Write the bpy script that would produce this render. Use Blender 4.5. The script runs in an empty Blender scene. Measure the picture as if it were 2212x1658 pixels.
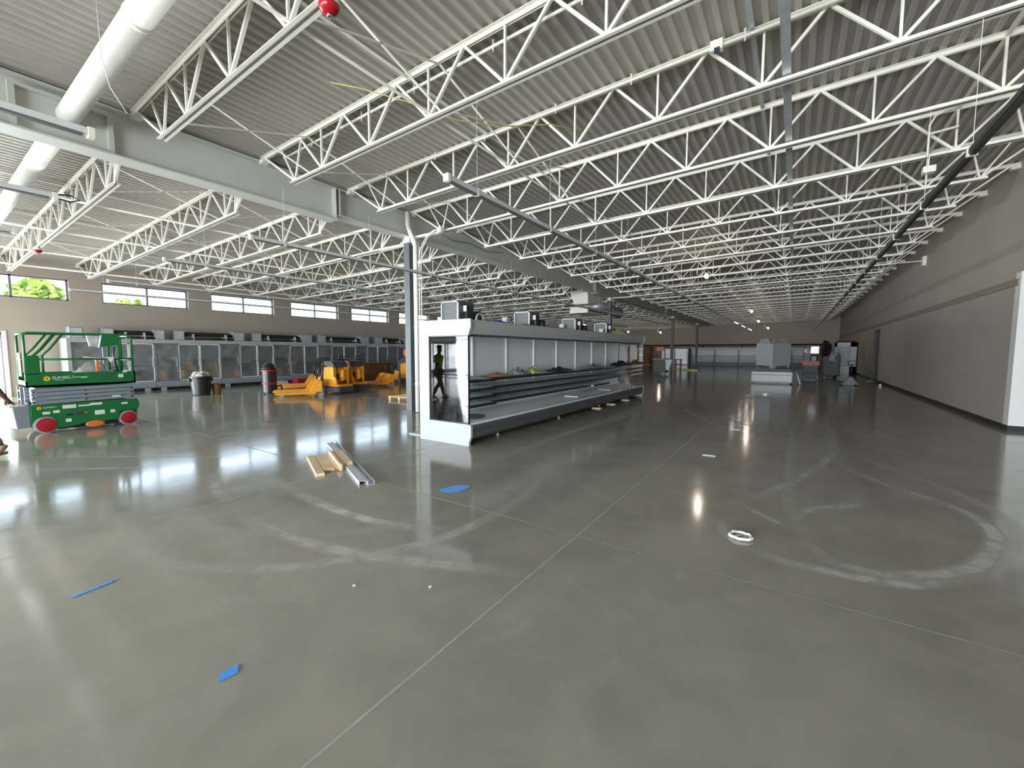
import bpy, bmesh, math, random
from mathutils import Vector, Matrix, Euler
random.seed(7)
C = bpy.context.scene.collection
S = bpy.context.scene
PI = math.pi

# ------------------------------------------------------------------ camera, world, light, exposure
cam = bpy.data.cameras.new('camera')
cam.sensor_fit = 'HORIZONTAL'
cam.sensor_width = 36.0
cam.lens = 903.87 * 36.0 / 2212.0
cam.clip_start = 0.05
cam.clip_end = 400
camo = bpy.data.objects.new('camera', cam)
C.objects.link(camo)
camo.matrix_world = (Matrix.Translation((0, 0, 1.6)) @ Matrix.Rotation(math.radians(33.979), 4, 'Z')
                     @ Matrix.Rotation(math.radians(90 - 4.5), 4, 'X') @ Matrix.Rotation(math.radians(0.1), 4, 'Z'))
S.camera = camo

S.view_settings.view_transform = 'Standard'
S.view_settings.look = 'None'
S.view_settings.gamma = 1
S.view_settings.use_curve_mapping = False
S.view_settings.exposure = 0.12

w = bpy.data.worlds.new('daylight sky')
S.world = w
w.use_nodes = True
bg = w.node_tree.nodes['Background']
bg.inputs[0].default_value = (0.66, 0.83, 1.0, 1)
bg.inputs[1].default_value = 6.5

def sun(name, rot, strength, col, angle=0.01):
    d = bpy.data.lights.new(name, 'SUN')
    d.energy = strength; d.color = col; d.angle = angle
    o = bpy.data.objects.new(name, d); o.rotation_euler = rot; C.objects.link(o)
sun('sun', (math.radians(0), math.radians(42), math.radians(4)), 4.0, (1, .95, .86))

def area(name, loc, rot, sx, sy, power, col):
    d = bpy.data.lights.new(name, 'AREA')
    d.shape = 'RECTANGLE'; d.size = sx; d.size_y = sy; d.energy = power; d.color = col
    o = bpy.data.objects.new(name, d); o.location = loc; o.rotation_euler = rot; C.objects.link(o)
DAY = (0.95, 0.98, 1.0)
# daylight standing in the glass front behind the camera and in the glazed end of the left wall
area('daylight_front_left', (-13.5, -9.15, 1.75), (math.radians(90), 0, 0), 15, 3.0, 3300, DAY)
area('daylight_front_right', (-0.8, -9.15, 1.75), (math.radians(90), 0, 0), 7, 3.0, 2300, DAY)
area('daylight_left_glass', (-22.75, -3.0, 1.25), (0, math.radians(-90), 0), 2.1, 9.4, 3000, DAY)

# ------------------------------------------------------------------ materials
def mat(name, col, rough=.5, metal=0.0, spec=.5, var=0.0, vscale=4.0, emit=None, estr=0.0, bump=0.0, bscale=40.0, coat=0.0, col2=None, stretch=None):
    m = bpy.data.materials.new(name); m.use_nodes = True
    nt = m.node_tree; b = nt.nodes['Principled BSDF']
    b.inputs['Base Color'].default_value = (*col, 1)
    b.inputs['Roughness'].default_value = rough
    b.inputs['Metallic'].default_value = metal
    b.inputs['Specular IOR Level'].default_value = spec
    b.inputs['Coat Weight'].default_value = coat
    if emit:
        b.inputs['Emission Color'].default_value = (*emit, 1)
        b.inputs['Emission Strength'].default_value = estr
    tc = nt.nodes.new('ShaderNodeTexCoord')
    src = tc.outputs['Object']
    if stretch:
        mp = nt.nodes.new('ShaderNodeMapping'); mp.inputs['Scale'].default_value = stretch
        nt.links.new(src, mp.inputs['Vector']); src = mp.outputs['Vector']
    if var > 0 or col2:
        n = nt.nodes.new('ShaderNodeTexNoise'); n.inputs['Scale'].default_value = vscale; n.inputs['Detail'].default_value = 4
        nt.links.new(src, n.inputs['Vector'])
        mx = nt.nodes.new('ShaderNodeMix'); mx.data_type = 'RGBA'
        a = tuple(max(0, c * (1 - var)) for c in col); c2 = col2 if col2 else tuple(min(1, c * (1 + var)) for c in col)
        mx.inputs['A'].default_value = (*a, 1); mx.inputs['B'].default_value = (*c2, 1)
        mr = nt.nodes.new('ShaderNodeMapRange'); mr.inputs['From Min'].default_value = .3; mr.inputs['From Max'].default_value = .7
        nt.links.new(n.outputs['Fac'], mr.inputs['Value']); nt.links.new(mr.outputs['Result'], mx.inputs['Factor'])
        nt.links.new(mx.outputs['Result'], b.inputs['Base Color'])
    if bump > 0:
        n2 = nt.nodes.new('ShaderNodeTexNoise'); n2.inputs['Scale'].default_value = bscale
        nt.links.new(src, n2.inputs['Vector'])
        bp = nt.nodes.new('ShaderNodeBump'); bp.inputs['Strength'].default_value = bump; bp.inputs['Distance'].default_value = .01
        nt.links.new(n2.outputs['Fac'], bp.inputs['Height']); nt.links.new(bp.outputs['Normal'], b.inputs['Normal'])
    return m

def glassmat(name, tint=(.93, .97, .97), refl=.12, rough=.02, body=None, bodyf=0.0):
    """thin sheet: clear with a mirror that grows towards grazing; body = milky share"""
    m = bpy.data.materials.new(name); m.use_nodes = True
    nt = m.node_tree; nt.nodes.clear()
    out = nt.nodes.new('ShaderNodeOutputMaterial')
    tr = nt.nodes.new('ShaderNodeBsdfTransparent'); tr.inputs[0].default_value = (*tint, 1)
    gl = nt.nodes.new('ShaderNodeBsdfGlossy'); gl.inputs['Roughness'].default_value = rough
    fr = nt.nodes.new('ShaderNodeFresnel'); fr.inputs['IOR'].default_value = 1.5
    ad = nt.nodes.new('ShaderNodeMath'); ad.operation = 'MULTIPLY_ADD'; ad.inputs[1].default_value = 1.6; ad.inputs[2].default_value = refl - .06; ad.use_clamp = True
    nt.links.new(fr.outputs[0], ad.inputs[0])
    mx = nt.nodes.new('ShaderNodeMixShader')
    nt.links.new(ad.outputs[0], mx.inputs[0]); nt.links.new(gl.outputs[0], mx.inputs[2])
    if body:
        df = nt.nodes.new('ShaderNodeBsdfDiffuse'); df.inputs[0].default_value = (*body, 1)
        n = nt.nodes.new('ShaderNodeTexNoise'); n.inputs['Scale'].default_value = 3.5
        tc = nt.nodes.new('ShaderNodeTexCoord'); nt.links.new(tc.outputs['Object'], n.inputs['Vector'])
        ml = nt.nodes.new('ShaderNodeMath'); ml.operation = 'MULTIPLY'; ml.inputs[1].default_value = bodyf * 2; ml.use_clamp = True
        nt.links.new(n.outputs['Fac'], ml.inputs[0])
        m2 = nt.nodes.new('ShaderNodeMixShader'); nt.links.new(ml.outputs[0], m2.inputs[0])
        nt.links.new(tr.outputs[0], m2.inputs[1]); nt.links.new(df.outputs[0], m2.inputs[2])
        nt.links.new(m2.outputs[0], mx.inputs[1])
    else:
        nt.links.new(tr.outputs[0], mx.inputs[1])
    nt.links.new(mx.outputs[0], out.inputs[0])
    return m

def concrete(name, mark=False):
    m = bpy.data.materials.new(name); m.use_nodes = True
    nt = m.node_tree; b = nt.nodes['Principled BSDF']; L = nt.links.new
    tc = nt.nodes.new('ShaderNodeTexCoord')
    def noise(scale, det=5, dist=0.0, rough=.55):
        n = nt.nodes.new('ShaderNodeTexNoise'); n.inputs['Scale'].default_value = scale; n.inputs['Detail'].default_value = det
        n.inputs['Distortion'].default_value = dist; n.inputs['Roughness'].default_value = rough
        L(tc.outputs['Object'], n.inputs['Vector']); return n.outputs['Fac']
    def mixc(f, a, c):
        x = nt.nodes.new('ShaderNodeMix'); x.data_type = 'RGBA'
        for k, v in (('A', a), ('B', c)):
            if isinstance(v, tuple): x.inputs[k].default_value = (*v, 1)
            else: L(v, x.inputs[k])
        L(f, x.inputs['Factor']); return x.outputs['Result']
    def rng(v, a, c, lo=0., hi=1.):
        r = nt.nodes.new('ShaderNodeMapRange'); r.inputs['From Min'].default_value = a; r.inputs['From Max'].default_value = c
        r.inputs['To Min'].default_value = lo; r.inputs['To Max'].default_value = hi; L(v, r.inputs['Value']); return r.outputs['Result']
    big = rng(noise(.55, 4, .6),   .35, .68)
    med = rng(noise(2.3, 6, .8), .35, .7)
    c1 = mixc(big, (.215, .208, .172), (.295, .283, .236))
    c2 = mixc(rng(med, 0, 1, 0, .55), c1, (.335, .32, .27))
    wisp = rng(noise(1.1, 8, 2.2, .7), .58, .75, 0, .35)
    c3 = mixc(wisp, c2, (.40, .39, .345))
    ro = rng(noise(1.7, 5, .5), .3, .7, .085, .15)
    L(c3, b.inputs['Base Color']); L(ro, b.inputs['Roughness'])
    b.inputs['Specular IOR Level'].default_value = .55
    nb = noise(9, 3)
    bp = nt.nodes.new('ShaderNodeBump'); bp.inputs['Strength'].default_value = .035; bp.inputs['Distance'].default_value = .004
    L(nb, bp.inputs['Height']); L(bp.outputs['Normal'], b.inputs['Normal'])
    if mark:
        out = nt.nodes['Material Output']
        b.inputs['Base Color'].default_value = (.56, .55, .50, 1)
        for l in list(b.inputs['Base Color'].links): nt.links.remove(l)
        for l in list(b.inputs['Roughness'].links): nt.links.remove(l)
        b.inputs['Roughness'].default_value = .33
        uv = nt.nodes.new('ShaderNodeUVMap'); uv.uv_map = 'UVMap'
        sp = nt.nodes.new('ShaderNodeSeparateXYZ'); L(uv.outputs[0], sp.inputs[0])
        # cross profile: soft edges; V carries how strong this mark is
        a = nt.nodes.new('ShaderNodeMath'); a.operation = 'SUBTRACT'; a.inputs[1].default_value = .5; L(sp.outputs[0], a.inputs[0])
        ab = nt.nodes.new('ShaderNodeMath'); ab.operation = 'ABSOLUTE'; L(a.outputs[0], ab.inputs[0])
        edge = rng(ab.outputs[0], .2, .5, 1, 0)
        br = rng(noise(5, 6, .4), .30, .60, .5, 1)
        m1 = nt.nodes.new('ShaderNodeMath'); m1.operation = 'MULTIPLY'; L(edge, m1.inputs[0]); L(br, m1.inputs[1])
        m2 = nt.nodes.new('ShaderNodeMath'); m2.operation = 'MULTIPLY'; L(m1.outputs[0], m2.inputs[0]); L(sp.outputs[1], m2.inputs[1])
        tr = nt.nodes.new('ShaderNodeBsdfTransparent'); mx = nt.nodes.new('ShaderNodeMixShader')
        L(m2.outputs[0], mx.inputs[0]); L(tr.outputs[0], mx.inputs[1]); L(b.outputs[0], mx.inputs[2]); L(mx.outputs[0], out.inputs[0])
    return m

M = {}
M['concrete'] = concrete('polished concrete')
M['mark'] = concrete('tire scuff', True)
M['joint'] = mat('saw cut joint', (.36, .36, .33), .5, var=.15, vscale=8)
M['wall'] = mat('taupe wall paint', (.44, .385, .325), .75, var=.03, vscale=1.2, bump=.05, bscale=120)
M['white_wall'] = mat('white wall paint', (.80, .79, .76), .6, var=.02)
M['deck'] = mat('painted roof deck', (.43, .41, .365), .55, var=.05, vscale=.8)
M['steel'] = mat('white painted steel', (.80, .775, .69), .45, var=.03, vscale=2)
M['girder'] = mat('grey white girder paint', (.58, .585, .54), .5, var=.04, vscale=1.5)
M['galv'] = mat('galvanized steel', (.60, .63, .66), .40, .45, var=.12, vscale=9)
M['column'] = mat('dark grey column paint', (.085, .095, .10), .5, var=.1)
M['base'] = mat('black rubber base', (.02, .02, .022), .5, var=.1)
M['trim'] = mat('taupe trim paint', (.30, .265, .22), .7, var=.03)
M['duct'] = mat('duct paint', (.80, .79, .73), .5, var=.03, vscale=3)
M['black'] = mat('black plastic', (.012, .012, .014), .38, var=.1)
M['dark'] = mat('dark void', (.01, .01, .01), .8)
M['rail_grey'] = mat('light fixture grey', (.60, .62, .62), .45, var=.04)
M['lens'] = mat('unlit diffuser', (.12, .13, .13), .3, var=.05)
M['lit'] = mat('lit diffuser', (1, .95, .92), .4, emit=(1, .93, .90), estr=9)
M['bulb'] = mat('work lamp bulb', (1, .9, .8), .4, emit=(1, .80, .66), estr=45)
M['case_white'] = mat('white case enamel', (.40, .415, .42), .32, var=.02)
M['case_in'] = mat('case interior enamel', (.78, .81, .83), .38, var=.03)
M['bumper'] = mat('dark grey bumper', (.075, .08, .085), .4, var=.08)
M['chrome'] = mat('chrome strip', (.6, .6, .62), .2, 1)
M['shelf_edge'] = mat('black price rail', (.018, .016, .024), .35)
M['shelf'] = mat('shelf enamel', (.74, .80, .83), .4, var=.03)
M['glass'] = glassmat('clear glass', (.97, .99, .99), .06)
M['door_glass'] = glassmat('cooler door glass', (.86, .92, .92), .12, .05, (.50, .56, .56), .24)  # grey diffuse body puts the bright storefront's reflected haze into the glass colour
M['winglass'] = glassmat('window glass', (.97, .985, 1.0), .05)
M['film'] = glassmat('clear plastic film', (.96, .97, .97), .10, .22, (.86, .88, .9), .28)
M['film2'] = glassmat('crumpled plastic', (.95, .96, .97), .12, .25, (.78, .80, .84), .45)
M['frame'] = mat('aluminium frame', (.22, .22, .27), .45, .3, var=.05)
M['frame_dark'] = mat('bronze frame', (.055, .05, .055), .45, .2)
M['green'] = mat('lift green paint', (.003, .155, .032), .38, var=.08, vscale=5)
M['lift_grey'] = mat('lift grey paint', (.23, .265, .30), .42, var=.06, vscale=6)
M['red'] = mat('red paint', (.40, .008, .02), .42, var=.08)
M['sticker'] = mat('sticker white', (.78, .80, .78), .5, var=.12, vscale=30)
M['yellow'] = mat('sunflower yellow', (.85, .62, .01), .5, var=.06)
M['fork_yellow'] = mat('truck yellow', (.80, .33, .012), .38, var=.08, vscale=5)
M['tyre'] = mat('grey tyre', (.30, .31, .31), .7, var=.08)
M['pallet_dark'] = mat('dark chassis', (.05, .058, .066), .5, var=.1)
M['wood'] = mat('pine board', (.66, .46, .27), .6, col2=(.76, .58, .38), vscale=3, stretch=(1, 1, 1), var=.06)
M['wood_end'] = mat('pine end grain', (.70, .52, .29), .7, var=.08, vscale=20)
M['brown'] = mat('brown plywood', (.17, .075, .03), .6, var=.15, vscale=3)
M['bucket'] = mat('brown bucket', (.22, .10, .022), .5, var=.08)
M['tape'] = mat('blue masking tape', (.06, .32, .86), .55, var=.12, vscale=25)
M['ink'] = mat('marker ink', (.01, .02, .06), .6)
M['orange'] = mat('orange plastic', (.78, .16, .03), .5, var=.1)
M['cardboard'] = mat('cardboard', (.50, .27, .12), .75, var=.1)
M['lime'] = mat('pale lime film', (.62, .68, .25), .4, var=.1)
M['paper'] = mat('white paper', (.80, .80, .78), .7, var=.05)
M['rubbish'] = mat('rubbish', (.62, .62, .58), .6, var=.3, vscale=14)
M['crimson'] = mat('fire strobe red', (.36, .006, .012), .25)
M['pink_red'] = mat('faded red plate', (.50, .15, .11), .5, var=.08)
M['dkred'] = mat('dark red frame', (.17, .022, .018), .5, var=.1)
M['skin'] = mat('dark brown skin', (.085, .036, .022), .5, var=.08)
M['hivis'] = mat('hi-vis yellow green cloth', (.42, .60, .01), .8, var=.1, vscale=12)
M['khaki'] = mat('khaki trouser cloth', (.26, .18, .12), .85, var=.12)
M['boot'] = mat('tan work boot', (.34, .24, .16), .7, var=.12)
M['sole'] = mat('boot sole', (.07, .05, .04), .7)
M['hair'] = mat('black hair', (.01, .009, .008), .8)
M['blue'] = mat('blue cable', (.03, .12, .35), .4)
M['copper'] = mat('copper pipe', (.42, .17, .09), .35, .8)
M['insul'] = mat('black pipe insulation', (.016, .013, .014), .75, var=.1)
M['leaf'] = mat('outdoor foliage', (.30, .42, .06), .7, var=.35, vscale=2)
M['bark'] = mat('outdoor bark', (.12, .08, .05), .9)
M['lawn'] = mat('outdoor paving', (.42, .42, .36), .9, var=.15)
M['yellowcord'] = mat('yellow cord', (.62, .50, .18), .7)
M['grille'] = mat('louvre grille', (.06, .065, .06), .5)
M['slat'] = mat('louvre slat', (.20, .21, .19), .5)
M['navy'] = mat('navy blue stacked trays', (.02, .03, .06), .5, var=.2)
M['hat'] = M['hivis']

# ------------------------------------------------------------------ mesh helper
class MB:
    def __init__(s): s.v = []; s.f = []; s.m = []; s.uv = {}
    def add(s, vs, fs, m=0):
        o = len(s.v); s.v += [tuple(v) for v in vs]
        for f in fs: s.f.append([i + o for i in f]); s.m.append(m)
        return s
    def box(s, x0, x1, y0, y1, z0, z1, m=0):
        x0, x1 = min(x0, x1), max(x0, x1); y0, y1 = min(y0, y1), max(y0, y1); z0, z1 = min(z0, z1), max(z0, z1)
        return s.add([(x0, y0, z0), (x1, y0, z0), (x1, y1, z0), (x0, y1, z0), (x0, y0, z1), (x1, y0, z1), (x1, y1, z1), (x0, y1, z1)],
                     [(0, 3, 2, 1), (4, 5, 6, 7), (0, 1, 5, 4), (1, 2, 6, 5), (2, 3, 7, 6), (3, 0, 4, 7)], m)
    def hexa(s, b, t, m=0):
        return s.add(list(b) + list(t), [(0, 3, 2, 1), (4, 5, 6, 7), (0, 1, 5, 4), (1, 2, 6, 5), (2, 3, 7, 6), (3, 0, 4, 7)], m)
    def bar(s, p, q, wd, h, m=0, up=(0, 0, 1)):
        p = Vector(p); q = Vector(q); d = (q - p).normalized(); u = Vector(up)
        if abs(d.dot(u)) > .98: u = Vector((1, 0, 0))
        a = d.cross(u).normalized() * wd / 2; b = a.cross(d).normalized() * h / 2
        return s.hexa([p - a - b, p + a - b, q + a - b, q - a - b], [p - a + b, p + a + b, q + a + b, q - a + b], m)
    def tube(s, pts, r, n=8, m=0, cap=True):
        P = [Vector(p) for p in pts]; rings = []; prev = None
        for i, p in enumerate(P):
            d = ((P[min(i + 1, len(P) - 1)] - P[max(i - 1, 0)])).normalized()
            if prev is None:
                u = Vector((0, 0, 1)) if abs(d.z) < .9 else Vector((1, 0, 0))
                a = d.cross(u).normalized()
            else:
                a = (prev - d * prev.dot(d)).normalized()
            prev = a; b = d.cross(a); rr = r[i] if isinstance(r, (list, tuple)) else r
            rings.append([p + (a * math.cos(2 * PI * k / n) + b * math.sin(2 * PI * k / n)) * rr for k in range(n)])
        vs = [v for g in rings for v in g]; fs = []
        for i in range(len(P) - 1):
            for k in range(n):
                fs.append((i * n + k, i * n + (k + 1) % n, (i + 1) * n + (k + 1) % n, (i + 1) * n + k))
        if cap: fs.append(tuple(range(n - 1, -1, -1))); fs.append(tuple((len(P) - 1) * n + k for k in range(n)))
        return s.add(vs, fs, m)
    def lathe(s, c, prof, n=20, axis='z', m=0):
        vs = []; fs = []
        for (r, h) in prof:
            for k in range(n):
                a = 2 * PI * k / n; x, y = r * math.cos(a), r * math.sin(a)
                vs.append({'z': (c[0] + x, c[1] + y, c[2] + h), 'x': (c[0] + h, c[1] + x, c[2] + y), 'y': (c[0] + y, c[1] + h, c[2] + x)}[axis])
        for i in range(len(prof) - 1):
            for k in range(n): fs.append((i * n + k, i * n + (k + 1) % n, (i + 1) * n + (k + 1) % n, (i + 1) * n + k))
        fs.append(tuple(range(n - 1, -1, -1))); fs.append(tuple((len(prof) - 1) * n + k for k in range(n)))
        return s.add(vs, fs, m)
    def prism(s, pts, axis, lo, hi, m=0):
        n = len(pts); vs = []
        for h in (lo, hi):
            for a, b in pts: vs.append({'x': (h, a, b), 'y': (a, h, b), 'z': (a, b, h)}[axis])
        fs = [tuple(range(n - 1, -1, -1)), tuple(range(n, 2 * n))]
        for k in range(n): fs.append((k, (k + 1) % n, n + (k + 1) % n, n + k))
        return s.add(vs, fs, m)
    def quad(s, a, b, c, d, m=0): return s.add([a, b, c, d], [(0, 1, 2, 3)], m)
    def blob(s, c, r, seed=0, n=10, j=.25, m=0):
        R = random.Random(seed); vs = [(c[0], c[1], c[2] - r[2])]; fs = []
        rows = n // 2
        for i in range(1, rows):
            t = -PI / 2 + PI * i / rows
            for k in range(n):
                a = 2 * PI * k / n; q = 1 + R.uniform(-j, j)
                vs.append((c[0] + r[0] * q * math.cos(t) * math.cos(a), c[1] + r[1] * q * math.cos(t) * math.sin(a), c[2] + r[2] * q * math.sin(t)))
        vs.append((c[0], c[1], c[2] + r[2])); top = len(vs) - 1
        for k in range(n):
            fs.append((0, 1 + (k + 1) % n, 1 + k))
            for i in range(rows - 2):
                a = 1 + i * n; fs.append((a + k, a + (k + 1) % n, a + n + (k + 1) % n, a + n + k))
            a = 1 + (rows - 2) * n; fs.append((a + k, a + (k + 1) % n, top))
        return s.add(vs, fs, m)
    def sheet(s, c, sx, sy, amp, seed, n=12, m=0, sag=0.0, rot=0.0):
        """a crumpled sheet lying around c"""
        R = random.Random(seed); vs = []; fs = []
        for i in range(n + 1):
            for k in range(n + 1):
                x = (i / n - .5) * sx; y = (k / n - .5) * sy
                e = 1 - max(abs(i / n - .5), abs(k / n - .5)) * 2
                vs.append((c[0] + x * math.cos(rot) - y * math.sin(rot), c[1] + x * math.sin(rot) + y * math.cos(rot), c[2] + amp * R.random() * (.3 + e) + sag * e))
        for i in range(n):
            for k in range(n): fs.append((i * (n + 1) + k, (i + 1) * (n + 1) + k, (i + 1) * (n + 1) + k + 1, i * (n + 1) + k + 1))
        return s.add(vs, fs, m)
    def build(s, name, mt, parent=None, bevel=0.0, smooth=False, local=False):
        me = bpy.data.meshes.new(name)
        off = Vector((0, 0, 0))
        if parent is not None and not local:
            p = parent
            while p is not None: off += p.location; p = p.parent
        me.from_pydata([tuple(Vector(v) - off) for v in s.v], [], s.f)
        mts = mt if isinstance(mt, (list, tuple)) else [mt]
        for x in mts: me.materials.append(M[x] if isinstance(x, str) else x)
        me.polygons.foreach_set('material_index', s.m)
        if smooth: me.polygons.foreach_set('use_smooth', [True] * len(s.f))
        me.update()
        o = bpy.data.objects.new(name, me); C.objects.link(o)
        if parent is not None: o.parent = parent
        if bevel > 0:
            b = o.modifiers.new('bevel', 'BEVEL'); b.width = bevel; b.segments = 2; b.limit_method = 'ANGLE'
            b.harden_normals = False
        return o
def tag(o, label=None, cat=None, group=None, kind=None):
    for k, v in (('label', label), ('category', cat), ('group', group), ('kind', kind)):
        if v: o[k] = v
    return o
def thing(name, label, cat, loc=(0, 0, 0), group=None):
    o = bpy.data.objects.new(name, None); C.objects.link(o); o.location = loc; o.empty_display_size = .1
    return tag(o, label, cat, group)
def struct(o): o['kind'] = 'structure'; return o
KIDS = {}
def copy_tree(o, parent=None):
    c = o.copy(); C.objects.link(c)
    if parent is not None: c.parent = parent
    for ch in [x for x in list(o.children)]: copy_tree(ch, c)
    return c
def textmesh(txt, size, mt, name, parent, matrix, extrude=.002):
    cu = bpy.data.curves.new('lettering', 'FONT'); cu.body = txt; cu.size = size; cu.extrude = extrude; cu.align_x = 'LEFT'
    t = bpy.data.objects.new('tmp', cu); C.objects.link(t)
    bpy.context.view_layer.update()
    me = bpy.data.meshes.new_from_object(t.evaluated_get(bpy.context.evaluated_depsgraph_get()))
    bpy.data.objects.remove(t); me.materials.clear(); me.materials.append(M[mt])
    off = Vector((0, 0, 0)); p = parent
    while p is not None: off += p.location; p = p.parent
    me.transform(Matrix.Translation(-off) @ matrix)
    o = bpy.data.objects.new(name, me); C.objects.link(o); o.parent = parent
    return o
ORD = ('first second third fourth fifth sixth seventh eighth ninth tenth eleventh twelfth thirteenth fourteenth fifteenth sixteenth seventeenth '
       'eighteenth nineteenth twentieth twenty-first twenty-second twenty-third twenty-fourth twenty-fifth twenty-sixth twenty-seventh twenty-eighth twenty-ninth thirtieth').split()

# ------------------------------------------------------------------ room
XL, XR, YF, YB = -22.34, 3.68, -9.0, 54.0           # left wall, right wall, glass front behind the camera, far wall
GX = -8.55                                          # girder line
def zb_r(x): return 4.54 + .025 * (x + 8.0)         # top of the joists' bottom chords, right of the girder
def zb_l(x): return 4.42 + .022 * (x + 9.5)         # and left of it
def zdeck(x): return (zb_r(x) + .655) if x > GX else (zb_l(x) + .655)

TRACKS = [
([(-4.85, 1.91), (-4.22, 1.81), (-3.65, 1.82), (-3.13, 1.89), (-2.71, 1.98), (-2.42, 2.1), (-2.11, 2.23), (-1.78, 2.37), (-1.53, 2.47)],0.16,0.8),
([(-5.28, 2.6), (-4.63, 2.48), (-3.99, 2.43), (-3.52, 2.42), (-3.11, 2.48), (-2.77, 2.57), (-2.52, 2.7)],0.15,0.9),
([(-4.6, 0.89), (-4.21, 0.97), (-3.87, 1.07), (-3.56, 1.2), (-3.19, 1.42), (-2.98, 1.61), (-2.77, 1.9), (-2.6, 2.16), (-2.45, 2.53), (-2.39, 2.83), (-2.37, 3.31), (-2.43, 3.93), (-2.71, 4.8), (-2.94, 5.92)],0.15,0.6),
([(-3.49, 1.86), (-3.28, 2.07), (-3.09, 2.31), (-2.94, 2.55), (-2.84, 2.75)],0.14,0.4),
([(-0.18, 8.33), (0.45, 7.65), (0.92, 6.72), (1.25, 6.3), (1.47, 5.95), (1.54, 5.62), (1.51, 5.24), (1.35, 4.77), (1.17, 4.4), (0.9, 4.1), (0.63, 3.91), (0.45, 3.89), (0.31, 3.92), (0.18, 4.14), (0.13, 4.31)],0.14,0.9),
([(0.7, 8.84), (1.05, 7.79), (1.47, 6.98), (1.69, 6.36), (1.75, 5.99), (1.7, 5.54), (1.51, 4.95), (1.31, 4.5)],0.13,0.5),
([(-0.3, 3.83), (-0.04, 3.73), (0.24, 3.73), (0.49, 3.75), (0.74, 3.83), (1.01, 4.07), (1.23, 4.36)],0.13,0.9),
([(0.87, 18.72), (0.72, 13.24), (0.66, 10.21), (0.59, 8.49), (0.44, 7.58), (0.25, 6.76), (0.01, 5.99), (-0.1, 5.71), (-0.25, 5.26), (-0.49, 4.9), (-0.79, 4.55)],0.14,0.6),
([(0.48, 20.11), (0.1, 14.29), (0.04, 10.77), (0.02, 7.62), (0.01, 5.74), (0.05, 4.95), (0.11, 4.56), (0.21, 4.26)],0.13,0.45),
([(0.01, 4.61), (0.2, 5.1), (0.4, 5.37), (0.58, 5.34)],0.1,0.7),
([(-3.8, 15.09), (-3.22, 13.85), (-2.21, 11.61), (-1.47, 10.22), (-0.93, 9.34), (-0.23, 8.46)],0.13,0.5),
([(-3.2, 15.88), (-2.57, 14.3), (-1.55, 11.58), (-0.71, 10.25), (-0.27, 9.51), (0.22, 8.73), (0.61, 7.54)],0.12,0.4),
([(-3.5, 5.65), (-3.63, 6.84), (-3.57, 7.96), (-3.35, 9.89), (-2.96, 12.29)],0.14,0.5),
([(-6.28, 2.28), (-5.51, 2.02), (-4.85, 1.91)],0.14,0.5),
([(-8.44, 0.93), (-7.6, 1.62), (-7.26, 1.88)],0.12,0.5),
([(-9.48, 1.06), (-8.43, 1.81), (-8.01, 2.13), (-7.08, 2.7)],0.1,0.5),
([(-0.51, 4.36), (-0.44, 4.04), (-0.3, 3.83)],0.1,0.5),
([(-0.47, 4.99), (-0.26, 4.74), (-0.07, 4.56), (0.05, 4.48)],0.09,0.6),
([(0.62, 6.1), (0.61, 5.64), (0.46, 5.37), (0.27, 5.06)],0.16,0.5),
([(-4.68, 1.52), (-4.33, 1.51), (-3.98, 1.63), (-3.66, 1.79)],0.12,0.35),
]
f = MB()
f.quad((XL - .3, YF - .3, 0), (9, YF - .3, 0), (9, YB + .3, 0), (XL - .3, YB + .3, 0), 0)
def strip(mb, pts, wd, z, m, uvv=None):
    P = [Vector((p[0], p[1], z)) for p in pts]
    vs = []
    for i, p in enumerate(P):
        d = (P[min(i + 1, len(P) - 1)] - P[max(i - 1, 0)]).normalized(); n = Vector((-d.y, d.x, 0)) * wd / 2
        vs += [p - n, p + n]
    i0 = len(mb.f)
    mb.add(vs, [(2 * i, 2 * i + 2, 2 * i + 3, 2 * i + 1) for i in range(len(P) - 1)], m)
    if uvv is not None:
        n = len(P) - 1
        for i in range(n):
            a = uvv * min(1, 2.2 * min(i, n - i) / n + .15); b = uvv * min(1, 2.2 * min(i + 1, n - i - 1) / n + .15)
            mb.uv[i0 + i] = [(0, a), (0, b), (1, b), (1, a)]
def smoothline(P, sub=6):
    out = []
    for i in range(len(P) - 1):
        p0 = Vector(P[max(i - 1, 0)]); p1 = Vector(P[i]); p2 = Vector(P[i + 1]); p3 = Vector(P[min(i + 2, len(P) - 1)])
        for k in range(sub):
            t = k / sub
            q = .5 * ((2 * p1) + (p2 - p0) * t + (2 * p0 - 5 * p1 + 4 * p2 - p3) * t * t + (3 * p1 - p0 - 3 * p2 + p3) * t ** 3)
            out.append((q.x, q.y))
    out.append(tuple(P[-1])); return out
for x in (-1.50, -4.98, -13.0, -17.0):
    strip(f, [(x, YF), (x, YB)], .014, .0006, 1)
for y in (3.24, 11.0, 19.0, 27.0, 35.0, 43.0):
    strip(f, [(XL, y), (XR + 4 if y < 10 else XR, y)], .014, .0007, 1)
for i, (P, wd, a) in enumerate(TRACKS):
    strip(f, smoothline(P), wd * 1.25, .0012 + .00012 * i, 2, a)
fo = f.build('floor', ['concrete', 'joint', 'mark'])
uvl = fo.data.uv_layers.new(name='UVMap')
for fi, co in f.uv.items():
    for li, c in zip(fo.data.polygons[fi].loop_indices, co): uvl.data[li].uv = c
struct(fo)

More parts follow.
